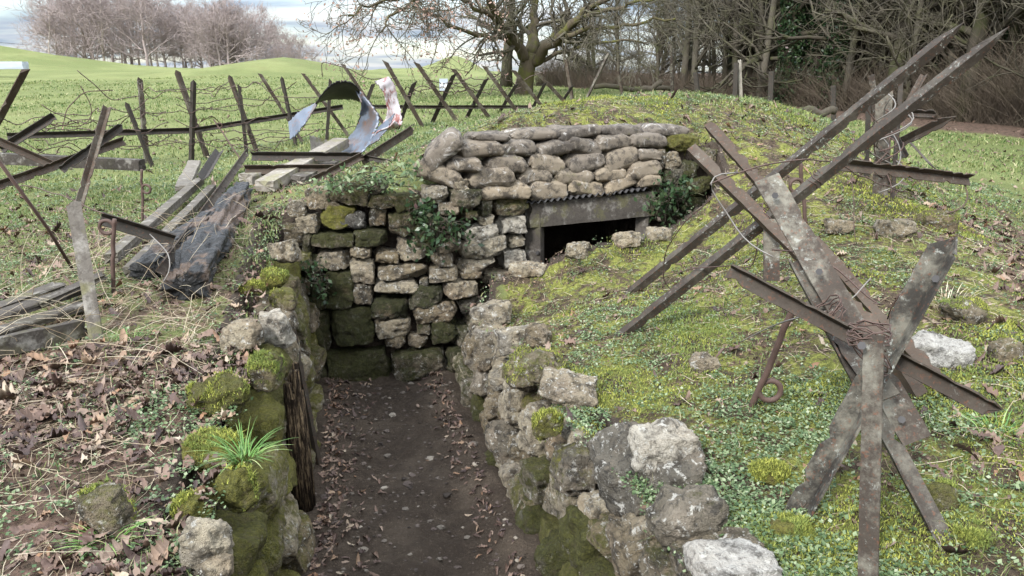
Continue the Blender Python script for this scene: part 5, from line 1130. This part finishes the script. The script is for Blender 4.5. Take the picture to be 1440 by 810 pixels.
# dry stalks
q = np.random.default_rng(84); mb = MB()
def stalks(n, x0, x1, y0, y1, cond, l0, l1, up0, up1, r=.0016):
    c = 0
    while c < n:
        x, y = q.uniform(x0, x1), q.uniform(y0, y1)
        if not ongrass(np.array([x]), np.array([y]))[0] or q.random() > cond(x, y): 
            c += .34; continue
        c += 1; L = q.uniform(l0, l1); az = q.uniform(0, 6.28); d = np.array([math.cos(az), math.sin(az), q.uniform(up0, up1)]); p = np.array([x, y, hs(x, y)]); pts = [p]
        for j in range(5): d = nrm(d+np.append(q.normal(size=2)*.22, -.18)); pts.append(pts[-1]+d*L/5)
        pts = np.array(pts); 
        if inpoly(pts[:, 0], pts[:, 1], POLY1).any(): continue
        pts[:, 2] = np.maximum(pts[:, 2], surf(pts[:, 0], pts[:, 1])+.012+.012*q.random()); mb.tube(pts, np.linspace(r, r*.5, 6)*q.uniform(.7, 1.3), 3, cap=False)
stalks(1900, -3.4, -.85, 1.5, 4.6, lambda x, y: .5+.5*(vnoise(np.array([x*2]), np.array([y*2]), 0, 4)[0]), .08, .38, .05, .8, .0014)
stalks(500, -3.2, -1.2, 3.2, 6.2, lambda x, y: .7, .2, .6, .2, 1.6, .002); stalks(700, 1.6, 4.5, 1.6, 6.5, lambda x, y: .6, .1, .32, 0, .8); stalks(3800, -.6, 3.6, 1.9, 8.5, lambda x, y: .6, .03, .13, 0, .5, .0016)
tag(link('dry_stalks', mb.mesh('dry_stalks'), M['straw']), 'bleached dry grass stalks lying over leaves and weeds', 'dry grass', kind='stuff')
# grass tufts and ivy, each a plant
def tuft(px, py, n, H, label, mat='grass', spread=.05, lift=0):
    b = RAYHIT(px, py)+np.array([0, 0, lift]); q = np.random.default_rng(n+px); mb = MB()
    for i in range(n):
        az = q.uniform(0, 6.28); o = np.array([math.cos(az), math.sin(az), 0])*spread*math.sqrt(q.random()); d = nrm(np.array([math.cos(az)*.5, math.sin(az)*.5, 1.0])+q.normal(size=3)*.25); p = o; L = H*q.uniform(.5, 1.1); w = nrm(np.cross(d, [0, 0, 1]))*q.uniform(.0018, .003); pts = []
        for j in range(6): pts.append(p); d = nrm(d+np.array([math.cos(az)*.16, math.sin(az)*.16, -.17])); p = p+d*L/5
        pts = np.array(pts); f = (1-np.linspace(0, 1, 6)**2*.9)[:, None]; V = np.vstack([pts-w*f, pts+w*f]); mb.add(V, [(k_, k_+1, k_+7, k_+6) for k_ in range(5)])
    tag(link('grass_tuft', mb.mesh('grass_tuft', True), M[mat], None, tuple(b)), label, 'grass tuft')
n_ = N('fresh_grass', .5, .3); n_.color(n_.ramp(n_.isl(), (0, (.04, .1, .02)), (.6, (.085, .18, .035)), (.9, (.2, .27, .09)), (1, (.45, .38, .2)))); M['fresh'] = n_.m
tuft(345, 655, 85, .17, 'long bright green grass tuft hanging over the trench edge', 'fresh', .05, .03); tuft(150, 765, 80, .14, 'small green tuft beside the grey white upright rock', 'fresh', .05); tuft(185, 480, 60, .13, 'fresh grass tuft at the foot of the grey square stake', 'fresh', .07)
tuft(540, 480-110, 50, .2, 'thin tuft on the back wall top', 'straw', .06) if False else None
tuft(1330, 432, 120, .22, 'yellowish grass tuft among rocks above the cream block', 'straw', .12); tuft(1400, 610, 90, .13, 'green tuft on the slope near the broken iron tip', 'fresh', .1)
def ivy(cells, n, label, size=.035, mat='ivy', seed=1):
    q = np.random.default_rng(seed); pts = []
    for i in range(n):
        x0, y0, sx, sy = cells[q.integers(len(cells))]; px, py = x0+q.normal()*sx, y0+q.normal()*sy; Y = np.interp(px, [430, 640, 740, 905, 1000, 1040], [6.02, 6.12, 6.62, 7.0, 7.25, 7.35]); p = P(px, py, Y-.06-.16*abs(q.normal())); pts.append(p)
    pts = np.array(pts); c = pts.mean(0); V, Q = card_cloud(pts-c, size, q, 1, .01); root = empty('ivy_plant', tuple(c)); tag(root, label, 'ivy'); link('foliage', mesh_np('foliage', V, [Q], False), M[mat], root)
    mb = MB()
    for i in range(14):
        a = pts[q.integers(n)]-c; b = pts[q.integers(n)]-c; t = np.linspace(0, 1, 8)[:, None]; mb.tube(a*(1-t)+b*t+np.array([0, .03, 0])+q.normal(size=(8, 3))*.015, .004, 4)
    link('stem', mb.mesh('stem'), M['darkbark'], root)
ivy([(590, 305, 13, 14), (612, 318, 16, 16), (640, 325, 15, 10), (605, 345, 14, 10), (600, 300, 10, 10)], 460, 'dark ivy hanging on the back wall below the outer corner of the sandbags', .026, seed=2)
ivy([(940, 275, 12, 14), (955, 290, 16, 14), (925, 290, 10, 12), (960, 262, 14, 8)], 380, 'ivy growing beside the dark doorway below the mossy end stones', .028, seed=3)
ivy([(448, 395, 10, 12), (455, 405, 8, 12), (440, 380, 8, 9)], 160, 'purplish trailing plant on the trench lip near the back wall', .022, seed=4)
ivy([(500, 250, 18, 8), (470, 262, 20, 6), (540, 255, 14, 7), (575, 240, 10, 12)], 380, 'low leafy creeper on top of the back wall behind the mossy stones', .024, 'weed', 5)

# ------------------------------------------------------------------ light
w = bpy.data.worlds.new('World'); S.world = w; w.use_nodes = True; nt = w.node_tree; bg = nt.nodes['Background']
SUN_EL, SUN_AZ = R(38), R(215)      # azimuth clockwise from +Y
sky = nt.nodes.new('ShaderNodeTexSky'); sky.sky_type = 'NISHITA'; sky.sun_disc = False; sky.sun_elevation = SUN_EL; sky.sun_rotation = SUN_AZ; sky.air_density = 1.0; sky.dust_density = 1.0
tc = nt.nodes.new('ShaderNodeTexCoord'); sepx = nt.nodes.new('ShaderNodeSeparateXYZ'); nt.links.new(tc.outputs['Generated'], sepx.inputs[0])
# cloud layer seen in perspective: direction / height
dv = nt.nodes.new('ShaderNodeMath'); dv.operation = 'ADD'; nt.links.new(sepx.outputs[2], dv.inputs[0]); dv.inputs[1].default_value = .10
ab = nt.nodes.new('ShaderNodeMath'); ab.operation = 'MAXIMUM'; nt.links.new(dv.outputs[0], ab.inputs[0]); ab.inputs[1].default_value = .03
vm = nt.nodes.new('ShaderNodeVectorMath'); vm.operation = 'DIVIDE'; nt.links.new(tc.outputs['Generated'], vm.inputs[0]); cb = nt.nodes.new('ShaderNodeCombineXYZ'); [nt.links.new(ab.outputs[0], cb.inputs[i]) for i in range(3)]; nt.links.new(cb.outputs[0], vm.inputs[1])
sc = nt.nodes.new('ShaderNodeVectorMath'); sc.operation = 'MULTIPLY'; nt.links.new(vm.outputs[0], sc.inputs[0]); sc.inputs[1].default_value = (.55, .9, 0.3)
nz = nt.nodes.new('ShaderNodeTexNoise'); nz.inputs['Scale'].default_value = 1.15; nz.inputs['Detail'].default_value = 7; nz.inputs['Roughness'].default_value = .55; nt.links.new(sc.outputs[0], nz.inputs['Vector'])
rp_ = nt.nodes.new('ShaderNodeValToRGB'); e = rp_.color_ramp.elements; e[0].position = .36; e[0].color = (.35, .35, .35, 1); e[1].position = .58; e[1].color = (1, 1, 1, 1); nt.links.new(nz.outputs['Fac'], rp_.inputs[0])
nz2 = nt.nodes.new('ShaderNodeTexNoise'); nz2.inputs['Scale'].default_value = 1.9; nz2.inputs['Detail'].default_value = 6; nt.links.new(sc.outputs[0], nz2.inputs['Vector'])
rp2 = nt.nodes.new('ShaderNodeValToRGB'); e = rp2.color_ramp.elements; e[0].position = .35; e[0].color = (4.4, 5.6, 7.2, 1); e[1].position = .62; e[1].color = (9.6, 9.8, 10.0, 1); nt.links.new(nz2.outputs['Fac'], rp2.inputs[0])
gr_ = nt.nodes.new('ShaderNodeMapRange'); nt.links.new(sepx.outputs[2], gr_.inputs[0]); gr_.inputs[1].default_value = .05; gr_.inputs[2].default_value = .9; gr_.inputs[3].default_value = .30; gr_.inputs[4].default_value = 1.9
ml = nt.nodes.new('ShaderNodeVectorMath'); ml.operation = 'SCALE'; nt.links.new(rp2.outputs[0], ml.inputs[0]); nt.links.new(gr_.outputs[0], ml.inputs['Scale'])
mx = nt.nodes.new('ShaderNodeMix'); mx.data_type = 'RGBA'; nt.links.new(rp_.outputs[0], mx.inputs[0]); nt.links.new(sky.outputs[0], mx.inputs[6]); nt.links.new(ml.outputs[0], mx.inputs[7]); nt.links.new(mx.outputs[2], bg.inputs[0]); bg.inputs[1].default_value = .07
su = bpy.data.lights.new('sun', 'SUN'); so = bpy.data.objects.new('sun', su); C.objects.link(so); su.energy = 1.5; su.angle = R(13); su.color = (1, .985, .96)
so.rotation_euler = (math.pi/2-SUN_EL, 0, math.pi-SUN_AZ)
S.view_settings.view_transform = 'Standard'; S.view_settings.look = 'None'; S.view_settings.exposure = 2.16; S.view_settings.gamma = 1
S.render.film_transparent = False
